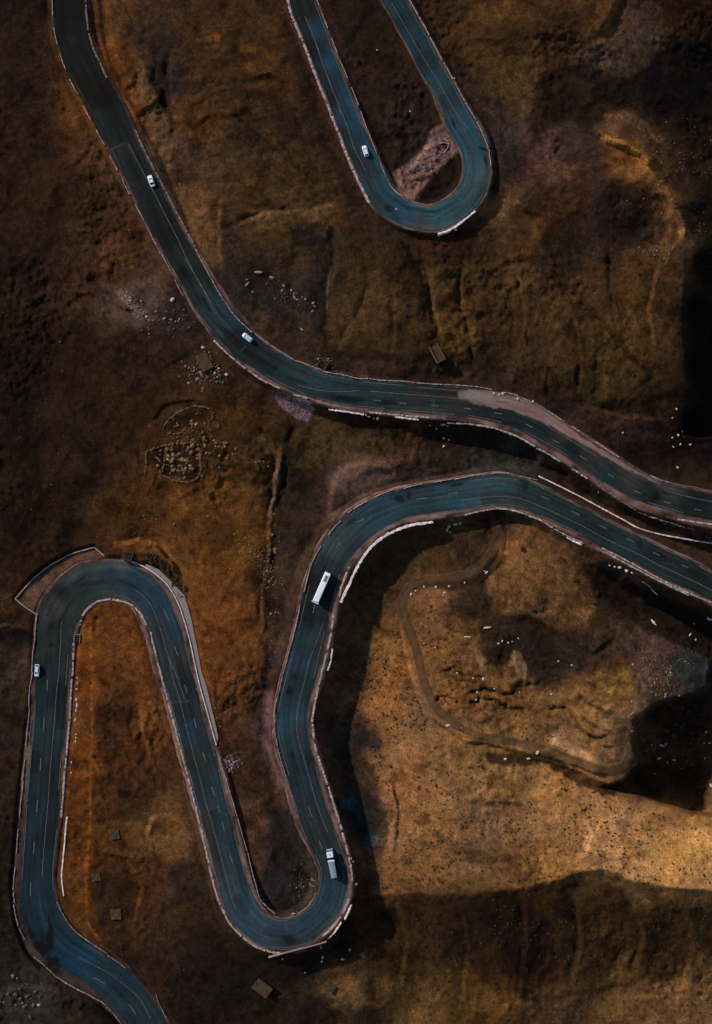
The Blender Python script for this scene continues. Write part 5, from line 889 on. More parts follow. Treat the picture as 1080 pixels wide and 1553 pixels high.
# named boulders the photo shows one by one: x y size(m) colour stretch rotation label
BIG = [(786,604,1.9,'rock_pale',1,0,'round pale boulder at the middle of the wall above the silted lay-by'),(808.6,609,1.5,'rock_pale',1,0,'pale boulder at the right end of the wall above the silted lay-by'),(762.5,597,1.6,'rock_pale',1,0,'pale boulder at the left end of the wall above the silted lay-by'),
 (540,1340.5,1.5,'rock_pale',1,0,'bright white boulder just right of the lower hairpin beside the truck'),(273,280,1.5,'rock_tan',1,0,'single ochre boulder on the slope right of the white car on the left road'),
 (691,348,1.6,'rock_pale',1.5,-20,'white boulder at the foot of the white wall under the upper hairpin'),
 (679.5,1100,1.8,'rock_pale',1.5,0,'white boulder on the lower side of the dirt track bend'),(700,1104,1.0,'rock_purple',1,0,'small violet boulder beside the white one on the dirt track'),
 (767,1151,1.4,'rock_pale',1.6,15,'pale boulder left of two others below the dirt track'),(803,1150,1.7,'rock_pale',2.0,5,'long pale boulder in the middle below the dirt track'),(815,1142,1.9,'rock_pale',1.5,60,'upright pale boulder right of the long one below the dirt track'),
 (418,836,2.6,'rock_tan',1.5,-60,'largest pale ochre boulder at the edge of the dry stream bed'),(91,428+390-300,1.0,'rock_tan',1,0,'small ochre boulder on the dark plain at the left'),
 (308.5,527,1.5,'rock_pale',1.6,0,'pale flat boulder at the foot of the left road bend'),(262,454,2.2,'rock_pale',1.6,45,'pale slab boulder left of the left road bend'),
 (331.5,558.5,1.1,'rock_pale',1,0,'tiny white boulder by the small ruined building'),(344,568,1.7,'rock_pale',1.3,0,'pinkish white boulder below the small ruined building'),
 (601,317,1.0,'rock_pale',1,0,'small white stone on the bend of the upper hairpin'),(572,76,1.0,'rock_pale',1,0,'small white stone on the dark ground between the legs of the upper hairpin'),(622,169,1.0,'rock_pale',1,0,'small white stone above the rubble strip inside the upper hairpin'),(689,119,1.0,'rock_pale',1,0,'small white stone at the outer wall of the upper hairpin right leg'),
 (122,969,1.1,'rock_pale',1,0,'white stone beside the drainage pit inside the western hairpin'),(402,31,1.0,'rock_pale',1,0,'x')]
for (x, y, s, m, st, rot, lab) in BIG:
    if lab != 'x': put_rock('boulder', x, y, s, m, lab, None, rot, st)
def rocks_line(data, mat, label, group, smin=.9, smax=1.6):
    for t in data.split(';'):
        v = [float(q) for q in t.split(',')]; put_rock('boulder', v[0], v[1], v[2] if len(v) > 2 else random.uniform(smin, smax), mat, label, group, v[4] if len(v) > 4 else None, v[3] if len(v) > 3 else 1.2)
rocks_line('925,857.5,1.0;933,859,1.4,1.5,20;941,860.5,2.0,1.3,20;951,865,2.0,1.2,20;958.5,868.5,1.3,1.2,30', 'rock_pale', 'white boulder in the row of five on the dark slope below the eastern road', 'row of white boulders below the eastern road')
rocks_line('991,944,1.9,2.2,-50;1047,963,1.6,1.3,50;1055,970,1.0;1077,938,2.2,1.8,-20;1053,946,.9;1003,1131,1.9,2.0,-15;1010,1129,1.2;999,1150,1.6,1.4,10;1012,1156,1.2,1.5;1022,1153,1.5,1.3,-10;988,1130,1.0;1071,1110,1.3,1.8,0;1076,1127,1.5;1068,1127,.9;1079,1192,2.0,1.5,-50;1017,1020,.9;1069,1150,.9;993,1174,.8', 'rock_pale', 'white boulder lying in the black canyon at the right edge', 'white boulders in the canyon')
rocks_line('624,901,1.4,1.2;631,896,1.1;643,890,1.0;661,890,1.3;674,899,1.3,1.6;672,903,.9;681,889.5,1;705,884,1.0;738,868.5,1.4,1.5,40;735,866,.8', 'rock_pale', 'white stone along the lower side of the upper dirt track', 'white stones beside the upper dirt track')
rocks_line('738,952,1.6,3,10;708,966,1.4,3,0;713,966,.9;756,976,1.2;762,972,.9;771,974.5,1;777,973,.8;786,968,.9;693,1021,1.1,1.4;718,1028.5,1.1;733,1029.5,1.3;724,1050,1;722,1061,1.2,1.6;836,1053,1.1;847,1003,1;867,1009,1.1;660,982,1;643,976,.8;772,1070,.9;750,1044.5,.9;788,1050,.8', 'rock_pale', 'white stone in the eroded ground above the long dirt track', 'white stones in the eroded ground')
rocks_line('681,798,1.6,1.3;691,795,1.8,1.6,20;698,793,1.6;678,804,1.4,1.5,60;683,807.5,1.0', 'rock_pale', 'pale rock of the broken pile below the bend, right of the white retaining wall', 'broken rock pile below the central road')
rocks_line('672,643.5,1.5,1.8,0;679,646,1.2;652,645,.9;662,650,1;673,665,1.2;681,667,1.1;673,677,1.2,1.5,60;559,631,1.3;567,634,1.1;573,633,1.6,1.4;555,629,1.0;749,597,1.2;757,598.5,1.2', 'rock_pale', 'pale rock lying just below the middle road', 'pale rocks below the middle road')
rocks_line('487,1438,1.1,1.4,60;489,1452,1.3,1.8,70;488,1458,1.2,1.5,60;519,1455,1.4,1.8,0;531,1440.5,1.3;429,1454,1.2;486,1435,1.0;536,1307,.9;533,1302,.8;463,1475,.9', 'rock_pale', 'white rock on the black ground below the lower hairpin', 'white rocks below the lower hairpin')
rocks_line('117.5,1028,1.2,1.6,90;117,1036,1.0,1.6,90;116.5,1045,1.0;116,1061,1.2,1.8,90;116.5,1070,1.3,2,90;115.5,1078,1.1,2,90;114.5,1092,1.4,1.5,70;116,1113.5,1.0;115.5,1119,.9;115,1125,1.1,1.6,90;108.5,1156,.9,2,80;108,1172,.9', 'rock_pale', 'pale stone in the broken kerb line right of the western road', 'broken line of pale stones right of the western road')
rocks_line('1034,655,1.3,1.4;1029,660,1.4;1020,664,1;1032,674,1.1;1047,674.5,1.2;1028,709,1.3;1021,678,.8;945,656,1.1;1020,634,.9;1026,620,1', 'rock_pale', 'pale grey boulder on the dark slope above the eastern end of the middle road', 'pale boulders above the road at the right')
rocks_line('430,433,1.1,1.4;375,431,1.5,1.8;374.5,424,1;383,443,1;428,441,1.3;412,421,1.6,1.8,-10;391,413,2.0,2.2,0;412,422,1.4,1.4;442,440,1.2;447,451,1.6,1.5;451,454,1.3;463,454,1.1;475,460,1.5;477,464,1.2;474,472,1.2;457,499,1.2,2,-40;464,453,1;446,445,1', 'rock_purple', 'pale boulder of the scatter on the dark slope above the left road bend', 'pale boulders above the left road bend')
rocks_line('230,683,1.2;292,676,2.4,1.6,60;302,690,1.6;261,699,2.4,1.5,70;281,698,2.0;272,706,1.6;284,702,1.6;277,710,1.5;270,714,1.6;302,617,.9;341,672,2.0,2,0;332,678,1.3;344,695,1.3,1.8,0;354,689,1.2;327,677,1.1;269,663.5,1.0;264,795,1.2;315,783,1.2,2,0;394,700,1.3;400,700,1.1;388,701,1.2,2;407,707,1.3', 'rock_tan', 'ochre boulder inside or around the ruined stone enclosures', 'boulders around the ruined enclosures')
# scatter of many small stones
def scatter(n, cx, cy, rx, ry, smin, smax, mats, key, ang=0, poly=None):
    c = math.cos(math.radians(ang)); s = math.sin(math.radians(ang)); k = 0
    while k < n:
        u = random.gauss(0, .5); v = random.gauss(0, .5)
        if abs(u) > 1.2 or abs(v) > 1.2: continue
        x = cx + u * rx * c - v * ry * s; y = cy + u * rx * s + v * ry * c
        if -20 < x < 1100 and -20 < y < 1575 and road_at(x, y)[0] > 3: stuff_rock(key, x, y, random.uniform(smin, smax) ** 1.8 * .75, random.choice(mats))
        k += 1
T, Pp, Pl, Dk = 'rock_tan', 'rock_purple', 'rock_pale', 'rock_dark'
scatter(170, 300, 670, 60, 50, .4, 1.5, [T, T, Pp], 'ochre'); scatter(70, 272, 700, 26, 26, .5, 1.6, [T, T, Pl], 'ochre'); scatter(160, 385, 850, 45, 45, .3, 1.0, [T, T, T, Pl], 'ochre'); scatter(110, 408, 860, 14, 70, .4, 1.2, [T, Pl], 'ochre'); scatter(120, 300, 900, 40, 100, .3, .8, [T], 'ochre')
scatter(120, 240, 800, 50, 30, .3, .8, [T], 'ochre'); scatter(90, 340, 1080, 30, 70, .3, .9, [T, Pl], 'ochre'); scatter(60, 335, 950, 15, 80, .4, .8, [T], 'ochre'); scatter(260, 100, 600, 180, 260, .25, .75, [T, T, Dk, Pl], 'ochre'); scatter(110, 120, 300, 120, 260, .25, .6, [T, Dk], 'ochre'); scatter(160, 205, 1150, 60, 170, .3, .7, [T, Dk], 'ochre'); scatter(90, 240, 1400, 70, 90, .3, .7, [T, Dk], 'ochre')
scatter(180, 1000, 1030, 26, 55, .35, 1.1, [Pl, T, Pp], 'canyon', -30); scatter(90, 1030, 1000, 30, 24, .3, .9, [Pp, Pl], 'canyon'); scatter(90, 1030, 1120, 45, 80, .4, 1.0, [Dk, T, Pp], 'canyon'); scatter(120, 1010, 250, 50, 80, .3, .9, [T, Pl, Pp], 'canyon', 45); scatter(60, 1060, 370, 20, 50, .4, .9, [T, Pl], 'canyon'); scatter(50, 960, 1100, 14, 40, .4, 1.0, [T, Pl], 'canyon'); scatter(40, 990, 380, 40, 8, .5, 1.1, [Pl, T], 'canyon')
scatter(300, 645, 252, 46, 17, .35, 1.0, [Pp, T, Pp], 'rubble', -38); scatter(230, 448, 615, 24, 16, .35, .95, [Pp, Pp, Dk], 'rubble'); scatter(70, 205, 462, 28, 10, .4, 1.3, [Pp, Pl, T], 'rubble', 45); scatter(70, 250, 490, 50, 24, .4, 1.2, [Pp, T], 'rubble'); scatter(60, 490, 550, 18, 12, .4, 1.1, [T, Pp], 'rubble'); scatter(60, 440, 450, 40, 25, .3, .9, [Pp, Pl, Dk], 'rubble', 40)
scatter(170, 345, 1160, 12, 20, .6, 1.5, [Dk, Dk, Pp], 'rubble', 70); scatter(120, 310, 560, 34, 30, .4, 1.4, [T, Pp], 'rubble'); scatter(140, 950, 758, 60, 8, .4, 1.1, [Pl, Pp, T], 'verge', 26); scatter(80, 1040, 800, 50, 10, .4, 1.0, [Pp, T], 'verge', 12); scatter(70, 180, 1462, 46, 6, .4, .9, [Pl, Pp], 'verge', 33); scatter(80, 690, 790, 20, 10, .4, 1.1, [Pl, Pp], 'verge'); scatter(50, 880, 822, 40, 6, .5, 1.1, [Pp, Pl], 'verge', 25)
scatter(50, 30, 1510, 40, 30, .5, 1.6, [Pp, Dk], 'verge'); scatter(120, 560, 700, 70, 30, .3, .8, [T, Pp], 'verge'); scatter(80, 420, 980, 14, 110, .4, .9, [Pp, T], 'verge'); scatter(180, 700, 460, 260, 110, .25, .6, [T, Dk], 'verge'); scatter(140, 300, 180, 140, 150, .25, .6, [T, Dk, Pp], 'verge'); scatter(90, 460, 1350, 24, 40, .4, 1.0, [Dk, Pp], 'verge'); scatter(70, 725, 220, 40, 60, .3, .8, [Pp, Dk], 'verge')

# ------------------------------------------------------------------ scrub
def shrub_mesh(seed):
    rr = random.Random(seed); bm = bmesh.new()
    for k in range(46):
        a = rr.uniform(0, 6.28); el = rr.uniform(.05, 1.35); rad = rr.uniform(.25, .55) * (1 + .3 * math.sin(a * 2 + seed)); c = Vector((math.cos(a) * math.cos(el), math.sin(a) * math.cos(el), math.sin(el) * .8)) * rad
        d = c.normalized(); t = d.orthogonal().normalized(); b = d.cross(t); w = rr.uniform(.10, .2); r2 = rr.uniform(0, 6.28); t, b = t * math.cos(r2) + b * math.sin(r2), b * math.cos(r2) - t * math.sin(r2); t = (t + d * rr.uniform(-.5, .5)).normalized()
        bm.faces.new([bm.verts.new(c - t * w), bm.verts.new(c + b * w * .6 + d * .05), bm.verts.new(c + t * w), bm.verts.new(c - b * w * .6)])
    for k in range(5):
        a = k * 1.256; p0 = Vector((0, 0, -.1)); p1 = Vector((math.cos(a) * .3, math.sin(a) * .3, .3)); q = Vector((-math.sin(a), math.cos(a), 0)) * .02
        bm.faces.new([bm.verts.new(p0 - q), bm.verts.new(p0 + q), bm.verts.new(p1 + q * .4), bm.verts.new(p1 - q * .4)])
    me = bpy.data.meshes.new('shrub'); bm.to_mesh(me); bm.free(); me.materials.append(M['shrub']); return me
SH = [shrub_mesh(i) for i in range(5)]
spots = []
def shrubs(n, poly, smin, smax, dens=None):
    X = [p[0] for p in poly]; Y = [p[1] for p in poly]; cand = []
    k = 0
    while k < n:
        m = n * 3; px = np.array([random.uniform(min(X), max(X)) for _ in range(m)]); py = np.array([random.uniform(min(Y), max(Y)) for _ in range(m)])
        sd = poly_sd(poly, px, py); dn = fbm(px, py, 45, 3, 601) + .5 * fbm(px, py, 12, 2, 605)
        for x, y, q, e in zip(px, py, sd, dn):
            if q < 0 and random.random() < np.clip(.5 + e * 1.4, .05, 1) and k < n: cand.append((x, y, smin + (smax - smin) * random.random() ** 1.6 * 1.15 + (.5 if random.random() < .06 else 0))); k += 1
    spots.extend(cand)
shrubs(700, [(540,1180),(600,1120),(700,1110),(860,1185),(1000,1230),(1079,1262),(1079,1348),(980,1340),(900,1318),(820,1335),(700,1345),(570,1350),(565,1290),(590,1220)], .45, 1.0)
shrubs(260, [(565,960),(605,920),(612,1010),(640,1080),(660,1120),(600,1150),(540,1180),(530,1110),(545,1030)], .45, 1.0)
shrubs(190, [(622,905),(700,930),(690,975),(800,1080),(900,1130),(860,1140),(720,1100),(660,1050),(640,980)], .4, .9)
shrubs(330, [(600,1365),(880,1350),(1079,1375),(1079,1550),(600,1550)], .5, 1.3)
shrubs(100, [(500,400),(1000,400),(1020,560),(980,640),(760,560),(520,520)], .5, 1.2)
spots = [(x, y, s) for x, y, s in spots if road_at(x, y)[0] > 6]
spots += [(737,822,1.6),(793,833,2.6),(873,880,2.4),(808,925,3.0),(820,910,3.2),(821,922,2.8),(800,850,1.2),(855,850,1.4),(850,846,1.1),(635,1194,1.8),(731,1163,1.9),(634,1178,1.2),(600,1090,1.6),(905,900,2.2),(900,915,2.4)]
for a in np.linspace(0, 1, 46): spots.append((222 + 58 * a ** .9 + random.gauss(0, 5), 843 + 58 * a ** 1.6 + random.gauss(0, 4), random.uniform(1.2, 2.4)))
spots.sort(key=lambda t: -t[2])
VC = {id(m): cache(m) for m in SH}; sv, sf, so = [], [], 0
nb = 0
for i, (x, y, s) in enumerate(spots):
    h = ground(x, y); me = SH[i % 5]
    if i < 300:
        o = bpy.data.objects.new('shrub', me); COL.objects.link(o); o.location = P(x, y, h); o.scale = (s, s * random.uniform(.8, 1.1), s * .8); o.rotation_euler = (0, 0, random.uniform(0, 6.28))
        if y > 1355: lab, gr = 'dark dry shrub on the shaded slope at the lower right', 'shrubs on the shaded lower slope'
        elif x < 330: lab, gr = 'dark bush in the hollow behind the top of the western hairpin', 'bushes behind the western hairpin'
        elif y < 700: lab, gr = 'dark shrub on the gullied hillside above the middle road', 'shrubs on the hillside above the middle road'
        elif y < 1090: lab, gr = 'dark shrub on the tan hillside around the winding dirt track', 'shrubs around the dirt track'
        else: lab, gr = 'small dark shrub on the bright tan slope below the dirt track', 'shrubs on the bright tan slope'
        tag(o, lab, 'shrub', gr)
    else:
        v, f = VC[id(me)]; a = random.uniform(0, 6.28); c, q = math.cos(a), math.sin(a); R = np.array([[c, -q, 0], [q, c, 0], [0, 0, 1]])
        sv.append((v * (s, s, s * .8)) @ R.T + P(x, y, h)); sf.append(f + so); so += len(v)
tag(link('scrub', mesh_np('scrub', np.concatenate(sv), np.concatenate(sf), M['shrub'], False)), 'scattered tiny dark shrubs covering the tan and brown slopes', 'scrub', kind='stuff')
SLAB = {'ochre': ('loose ochre stones scattered over the orange plain and hairpin ground', 'loose stones'), 'canyon': ('loose pale stones along the rim of the dark canyon', 'loose stones'), 'rubble': ('violet brown rubble of the stone aprons beside the roads', 'rubble'), 'verge': ('loose stones and gravel along the road verges and slopes', 'gravel')}
def mixed_stones():
    # one stuff object per soil kind; materials mixed by a colour attribute
    m, nt, b = nodes('loose_stone'); a = nt.nodes.new('ShaderNodeAttribute'); a.attribute_name = 'tone'; nt.links.new(a.outputs['Color'], b.inputs['Base Color']); b.inputs['Roughness'].default_value = .95; b.inputs['Specular IOR Level'].default_value = .15
    tones = {'ochre': (.135, .082, .036), 'canyon': (.15, .10, .07), 'rubble': (.13, .092, .082), 'verge': (.10, .072, .055)}
    for k in stuffV:
        V = np.concatenate(stuffV[k]); F = np.concatenate(stuffF[k]); cols = []
        for blk in stuffV[k]: cols.append(np.repeat((np.array(tones[k]) * RNG.lognormal(0, .45) * (1 + .04 * RNG.standard_normal(3)))[None], len(blk), 0))
        C = np.clip(np.concatenate(cols), .01, .7)
        tag(link('loose_stones', mesh_np('loose_stones', V, F, m, False, {'tone': C})), SLAB[k][0], SLAB[k][1], kind='stuff')
mixed_stones()

# ------------------------------------------------------------------ vehicles
def loft(secs, n=20, p=4.0):
    """secs: (x, half width, z low, z high) -> closed rounded body along x"""
    bm = bmesh.new(); rings = []
    for (x, w, z0, z1) in secs:
        zc, zr = (z0 + z1) / 2, (z1 - z0) / 2; r = []
        for k in range(n):
            a = 2 * math.pi * (k + .5) / n; c, s = math.cos(a), math.sin(a)
            r.append(bm.verts.new((x, w * math.copysign(abs(c) ** (2 / p), c), zc + zr * math.copysign(abs(s) ** (2 / p), s))))
        rings.append(r)
    for a, b in zip(rings[:-1], rings[1:]):
        for k in range(n): bm.faces.new((a[k], a[(k + 1) % n], b[(k + 1) % n], b[k]))
    bm.faces.new(rings[0][::-1]); bm.faces.new(rings[-1]); bmesh.ops.recalc_face_normals(bm, faces=bm.faces); return bm
def box(bm, cx, cy, cz, sx, sy, sz, bev=0.0, rot=None):
    mtx = Matrix.Translation((cx, cy, cz)) @ (rot or Matrix.Identity(4)) @ Matrix.Diagonal((sx, sy, sz, 1))
    r = bmesh.ops.create_cube(bm, size=1, matrix=mtx)
    if bev:
        es = set(e for v in r['verts'] for e in v.link_edges); bmesh.ops.bevel(bm, geom=list(es), offset=bev, segments=2, affect='EDGES')
def quad(bm, pts): bm.faces.new([bm.verts.new(p) for p in pts])
def wheel(root, x, y, r, w):
    bm = bmesh.new(); bmesh.ops.create_cone(bm, cap_ends=True, segments=20, radius1=r, radius2=r, depth=w, matrix=Matrix.Translation((x, y, r)) @ Matrix.Rotation(math.pi / 2, 4, 'X')); bmesh.ops.bevel(bm, geom=[e for e in bm.edges if len(e.link_faces) == 2 and any(len(f.verts) > 4 for f in e.link_faces)], offset=.03, segments=1, affect='EDGES')
    t = bm_obj('wheel', bm, M['rubber'], root, True)
    bm = bmesh.new(); sgn = 1 if y > 0 else -1
    bmesh.ops.create_cone(bm, cap_ends=True, segments=16, radius1=r * .6, radius2=r * .55, depth=.05, matrix=Matrix.Translation((x, y + sgn * (w / 2 + .01), r)) @ Matrix.Rotation(math.pi / 2, 4, 'X')); bm_obj('rim', bm, M['rim'], t)
def vroot(name, px, py, dx, dy, label, cat):
    out, r, i, t = road_at(px, py); h = r.h[i]; o = bpy.data.objects.new(name, None); COL.objects.link(o); q = P(px, py, h); o.location = (q[0], q[1], q[2] + .015)
    q2 = P(px + dx, py + dy, h); o.rotation_euler = (0, 0, math.atan2(q2[1] - q[1], q2[0] - q[0])); return tag(o, label, cat)
def car(px, py, dx, dy, L, W, Hc, paint, label, kind='sedan', cat='car'):
    root = vroot('parked_car' if False else 'car', px, py, dx, dy, label, cat); hl = L / 2; hw = W / 2
    beltz = Hc * .62
    secs = [(-hl, hw * .78, .38, beltz * .85), (-hl + .12, hw * .93, .28, beltz * .96), (-hl + .6, hw, .22, beltz), (-.2, hw, .2, beltz), (hl * .42, hw, .2, beltz * .99), (hl - .55, hw * .97, .22, beltz * .86), (hl - .14, hw * .88, .28, beltz * .76), (hl, hw * .68, .36, beltz * .66)]
    bm_obj('body', loft(secs, 24, 5), M[paint], root, True)
    # greenhouse: windscreen base wf, roof front rf, roof rear rr, rear window base wr
    if kind == 'sedan': wf, rf, rr, wr = hl * .44, hl * .13, -hl * .38, -hl * .66
    elif kind == 'van': wf, rf, rr, wr = hl * .60, hl * .34, -hl * .84, -hl * .96
    else: wf, rf, rr, wr = hl * .50, hl * .22, -hl * .70, -hl * .92
    zb = beltz - .03; zt = Hc; wb = hw * .90; wt = hw * .76
    bm = bmesh.new()
    base = [(wf, wb * .92), (wr, wb * .95)]; lo = [bm.verts.new(p) for p in ((wf, wb * .9, zb), (wf, -wb * .9, zb), (wr, -wb * .92, zb), (wr, wb * .92, zb))]; hi = [bm.verts.new(p) for p in ((rf, wt, zt - .05), (rf, -wt, zt - .05), (rr, -wt, zt - .05), (rr, wt, zt - .05))]
    for k in range(4): bm.faces.new((lo[k], lo[(k + 1) % 4], hi[(k + 1) % 4], hi[k]))
    bm.faces.new(hi); bm.faces.new(lo[::-1]); bmesh.ops.recalc_face_normals(bm, faces=bm.faces); bmesh.ops.bevel(bm, geom=bm.edges[:], offset=.04, segments=2, affect='EDGES')
    bm_obj('windows', bm, M['glass'], root)
    bm = bmesh.new(); box(bm, (rf + rr) / 2, 0, zt - .01, rf - rr + .06, wt * 2 + .04, .08, .035)
    for s in (1, -1):  # pillars
        for (xa, xb) in ((rf, wf), (rr, wr)):
            p0 = Vector((xa, s * wt, zt - .04)); p1 = Vector((xb, s * wb * .9, zb + .02)); d = (p1 - p0); L2 = d.length; q = d.to_track_quat('Z', 'Y').to_matrix().to_4x4(); c = (p0 + p1) / 2
            bmesh.ops.create_cube(bm, size=1, matrix=Matrix.Translation(c + Vector((0, s * .02, .02))) @ q @ Matrix.Diagonal((.08, .08, L2, 1)))
    roof = bm_obj('roof', bm, M[paint], root)
    if kind == 'van':
        for k in range(5):
            bm = bmesh.new(); box(bm, rr + (rf - rr) * (k + .7) / 5.6, 0, zt + .06, .07, wt * 1.8, .05); bm_obj('roof_bar', bm, M['grey_metal'], roof)
    if kind == 'suv':
        for s in (1, -1):
            bm = bmesh.new(); box(bm, (rf + rr) / 2, s * wt * .86, zt + .06, (rf - rr) * .85, .06, .06); bm_obj('roof_rail', bm, M['grey_metal'], roof)
    for s in (1, -1):
        bm = bmesh.new(); box(bm, hl - .10, s * hw * .62, beltz * .66, .16, .34, .13, .03); bm_obj('headlight', bm, M['lamp'], root)
        bm = bmesh.new(); box(bm, -hl + .05, s * hw * .66, beltz * .80, .10, .30, .14, .02); bm_obj('tail_light', bm, M['tail'], root)
        bm = bmesh.new(); box(bm, wf - .28, s * (hw + .08), zb + .08, .14, .2, .13, .03); bm_obj('side_mirror', bm, M[paint], root)
        for x in (hl * .62, -hl * .60): wheel(root, x, s * (hw - .11), .33, .22)
    bm = bmesh.new(); box(bm, hl - .03, 0, .42, .08, W * .62, .16, .02); bm_obj('grille', bm, M['black'], root)
    return root
car(229.9, 275.3, -5.6, -15.5, 4.5, 1.85, 1.42, 'car_white', 'white saloon car with dark windscreen driving on the long upper left road')
car(554.2, 230, -4.3, -13.8, 4.1, 1.75, 1.6, 'car_white', 'small white estate car with roof rails on the left leg of the upper hairpin', 'suv')
car(375.8, 512.5, -10, -8, 4.3, 1.85, 1.75, 'car_blue', 'pale blue and white van with roof bars on the bend of the middle road', 'van', 'van')
car(57, 1016.5, -1, 14, 4.9, 1.9, 1.6, 'car_blue', 'pale blue hatchback at the left edge of the western road', 'suv')
# coach
root = vroot('coach', 488.4, 890, -18.9, 43.6, 'long white coach with a roof air-conditioning unit rounding the central bend', 'bus')
L, W, Z = 12.4, 2.45, 3.3; hl = L / 2
bm_obj('body', loft([(-hl, W / 2 * .97, .45, Z - .06), (-hl + .08, W / 2, .38, Z), (0, W / 2, .35, Z), (hl - .5, W / 2, .35, Z), (hl - .12, W / 2 * .98, .38, Z - .08), (hl, W / 2 * .94, .45, Z - .35)], 28, 12), M['car_white'], root, True)
bm = bmesh.new(); box(bm, hl - .10, 0, 2.2, .5, W * .92, 1.5, .06); bm_obj('windscreen', bm, M['glass'], root)
for s in (1, -1):
    bm = bmesh.new(); box(bm, -.4, s * (W / 2 - .0), 2.35, L * .86, .06, 1.0, .02); bm_obj('side_windows', bm, M['glass'], root)
    bm = bmesh.new(); box(bm, hl + .22, s * (W / 2 + .16), 2.7, .32, .22, .5, .05); box(bm, hl + .05, s * (W / 2 + .05), 2.95, .36, .1, .08); bm_obj('wing_mirror', bm, M['car_white'], root)
    bm = bmesh.new(); box(bm, hl - .02, s * W * .36, .9, .12, .42, .22, .03); bm_obj('headlight', bm, M['lamp'], root)
    bm = bmesh.new(); box(bm, -hl + .0, s * W * .42, 1.1, .1, .22, .5, .02); bm_obj('tail_light', bm, M['tail'], root)
    for x in (hl - 2.6, -hl + 3.3, -hl + 2.0): wheel(root, x, s * (W / 2 - .17), .5, .3)
bm = bmesh.new(); box(bm, hl - .0, 0, Z - .52, .9, W * 1.0, .12, .04); bm_obj('sun_visor', bm, M['car_white'], root)
bm = bmesh.new(); box(bm, -hl + 2.4, 0, Z + .08, 2.6, 1.1, .24, .08); ac = bm_obj('air_conditioner', bm, M['grey_metal'], root)
for k in range(3):
    bm = bmesh.new(); bmesh.ops.create_cone(bm, cap_ends=True, segments=16, radius1=.28, radius2=.26, depth=.05, matrix=Matrix.Translation((-hl + 1.6 + k * .8, 0, Z + .225))); bm_obj('fan', bm, M['black'], ac)
for x in (-1.0, 2.4):
    bm = bmesh.new(); box(bm, x, 0, Z + .03, .8, .75, .07, .03); bm_obj('roof_hatch', bm, M['car_white'], root)
# articulated tipper
root = vroot('tipper_truck', 504.0, 1310, -7, -38, 'articulated tipper truck with white cab and blue-grey trailer on the lower hairpin', 'truck')
h = 6.2
bm = bmesh.new(); box(bm, h - 3.0, 0, .75, 5.2, .9, .3); box(bm, h - 8.5, 0, .95, 7.2, .9, .3); bm_obj('chassis', bm, M['black'], root)
cab = bm_obj('cab', (lambda b: (box(b, h - 1.55, 0, 1.95, 2.3, 2.5, 2.5, .14), b)[1])(bmesh.new()), M['car_white'], root)
bm = bmesh.new(); box(bm, h - .40, 0, 2.35, .42, 2.3, 1.0, .05); bm_obj('windscreen', bm, M['glass'], root)
bm = bmesh.new(); box(bm, h - .12, 0, .75, .35, 2.5, .55, .08); bm_obj('bumper', bm, M['grey_metal'], root)
bm = bmesh.new(); box(bm, h - 1.4, 0, 3.24, .7, .6, .1, .03); bm_obj('roof_hatch', bm, M['grey_metal'], cab)
for s in (1, -1):
    bm = bmesh.new(); box(bm, h - .45, s * 1.42, 2.4, .15, .22, .55, .04); bm_obj('wing_mirror', bm, M['black'], root)
    bm = bmesh.new(); box(bm, h + .02, s * .95, .85, .1, .38, .2, .03); bm_obj('headlight', bm, M['lamp'], root)
    bm = bmesh.new(); box(bm, -h - .02, s * .95, .9, .08, .35, .18, .02); bm_obj('tail_light', bm, M['tail'], root)
    for x in (h - 1.3, h - 3.7, -h + 1.0, -h + 2.2, -h + 3.4): wheel(root, x, s * 1.05, .5, .32)
bm = bmesh.new(); t0, t1 = h - 3.9, -h + 1.5
def tap(x): return 1.32 + (x - t0) / (t1 - t0) * (-.22)
rim = [(t0, tap(t0), 3.35), (t1, tap(t1), 3.1)]
o0 = [bm.verts.new(p) for p in ((t0, 1.3, 3.3), (t0, -1.3, 3.3), (t1, -1.12, 3.1), (t1, 1.12, 3.1))]; b0 = [bm.verts.new(p) for p in ((t0 - .1, 1.15, 1.25), (t0 - .1, -1.15, 1.25), (t1 + .3, -1.0, 1.2), (t1 + .3, 1.0, 1.2))]
i0 = [bm.verts.new(p) for p in ((t0 - .15, 1.18, 3.3), (t0 - .15, -1.18, 3.3), (t1 + .1, -1.0, 3.1), (t1 + .1, 1.0, 3.1))]; i1 = [bm.verts.new((v.co.x, v.co.y * .96, v.co.z - .25)) for v in i0]
for k in range(4):
    j = (k + 1) % 4
    for a, b in ((b0, o0), (o0, i0), (i0, i1)): bm.faces.new((a[k], a[j], b[j], b[k]))
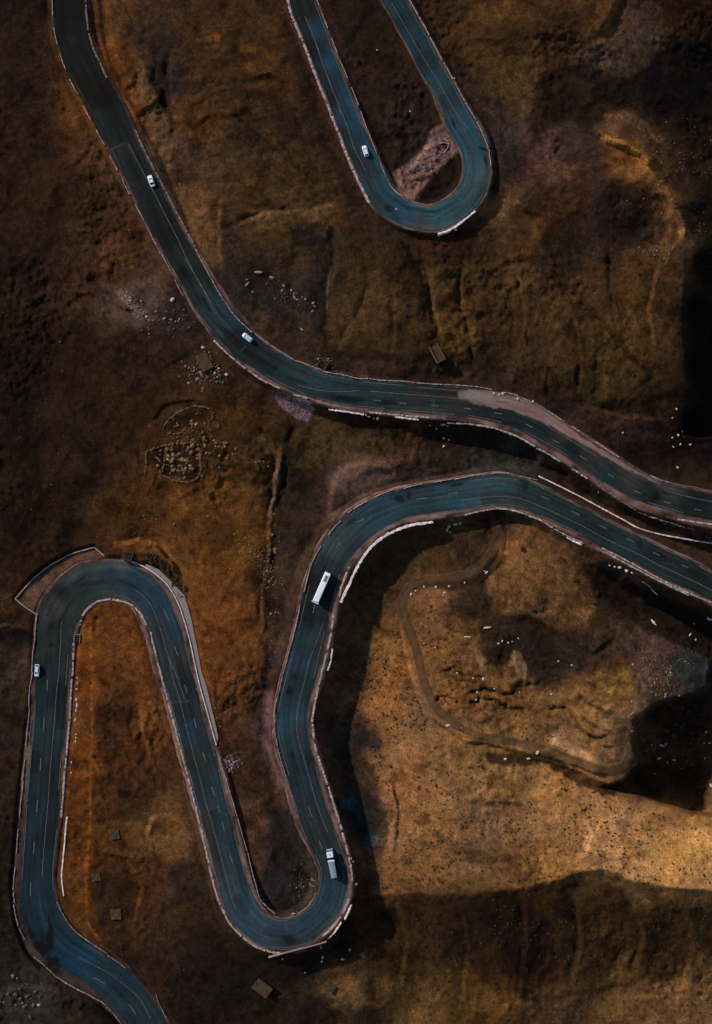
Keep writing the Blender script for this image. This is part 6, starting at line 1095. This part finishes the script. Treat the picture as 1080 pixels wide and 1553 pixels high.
bm.faces.new(b0[::-1]); bm.faces.new(i1); bmesh.ops.recalc_face_normals(bm, faces=bm.faces); tr = bm_obj('trailer_body', bm, M['grey_metal'], root)
bm = bmesh.new(); bmesh.ops.create_grid(bm, x_segments=26, y_segments=8, size=.5)
for v in bm.verts:
    u = v.co.x + .5; x = t1 + .1 + u * (t0 - t1 - .3); hw = 1.05 + .16 * u; y = v.co.y * 2 * hw; v.co = Vector((x, y, 3.16 + .18 * u + .16 * (1 - (v.co.y * 2) ** 2) + .04 * math.sin(u * 40)))
bm_obj('tarpaulin', bm, M['tarp'], root, True)
bm = bmesh.new(); box(bm, t0 - .02, 0, 3.36, .55, 2.66, .16, .04); bm_obj('headboard', bm, M['car_white'], root)

# ------------------------------------------------------------------ light, sky, camera
SUN_EL = math.radians(29); az_dir = (-0.80, 0.60)       # towards the sun, in plan
w = bpy.data.worlds.new('World'); scene.world = w; w.use_nodes = True; nt = w.node_tree
bg = nt.nodes['Background']; sky = nt.nodes.new('ShaderNodeTexSky'); sky.sky_type = 'NISHITA'; sky.sun_disc = False
sky.sun_elevation = SUN_EL; sky.sun_rotation = math.atan2(az_dir[0], az_dir[1]); sky.altitude = 900
nt.links.new(sky.outputs[0], bg.inputs[0]); bg.inputs[1].default_value = 0.145
sd = bpy.data.lights.new('sun', 'SUN'); sd.energy = 5.0; sd.angle = math.radians(1.2); sd.color = (1.0, .93, .84)
so_ = bpy.data.objects.new('sun', sd); COL.objects.link(so_)
dirv = Vector((az_dir[0] * math.cos(SUN_EL), az_dir[1] * math.cos(SUN_EL), math.sin(SUN_EL))); so_.rotation_euler = dirv.to_track_quat('Z', 'Y').to_euler(); so_.location = (-200, 150, 200)
cam = bpy.data.cameras.new('camera'); co = bpy.data.objects.new('camera', cam); COL.objects.link(co); scene.camera = co
co.location = (0, 0, D); co.rotation_euler = (0, 0, 0); cam.sensor_fit = 'VERTICAL'; cam.sensor_height = 24; cam.lens = 24 * D / (1553 * S); cam.clip_start = 1; cam.clip_end = 20000
scene.view_settings.view_transform = 'Standard'; scene.view_settings.look = 'None'; scene.view_settings.gamma = 1
scene.view_settings.exposure = -0.3
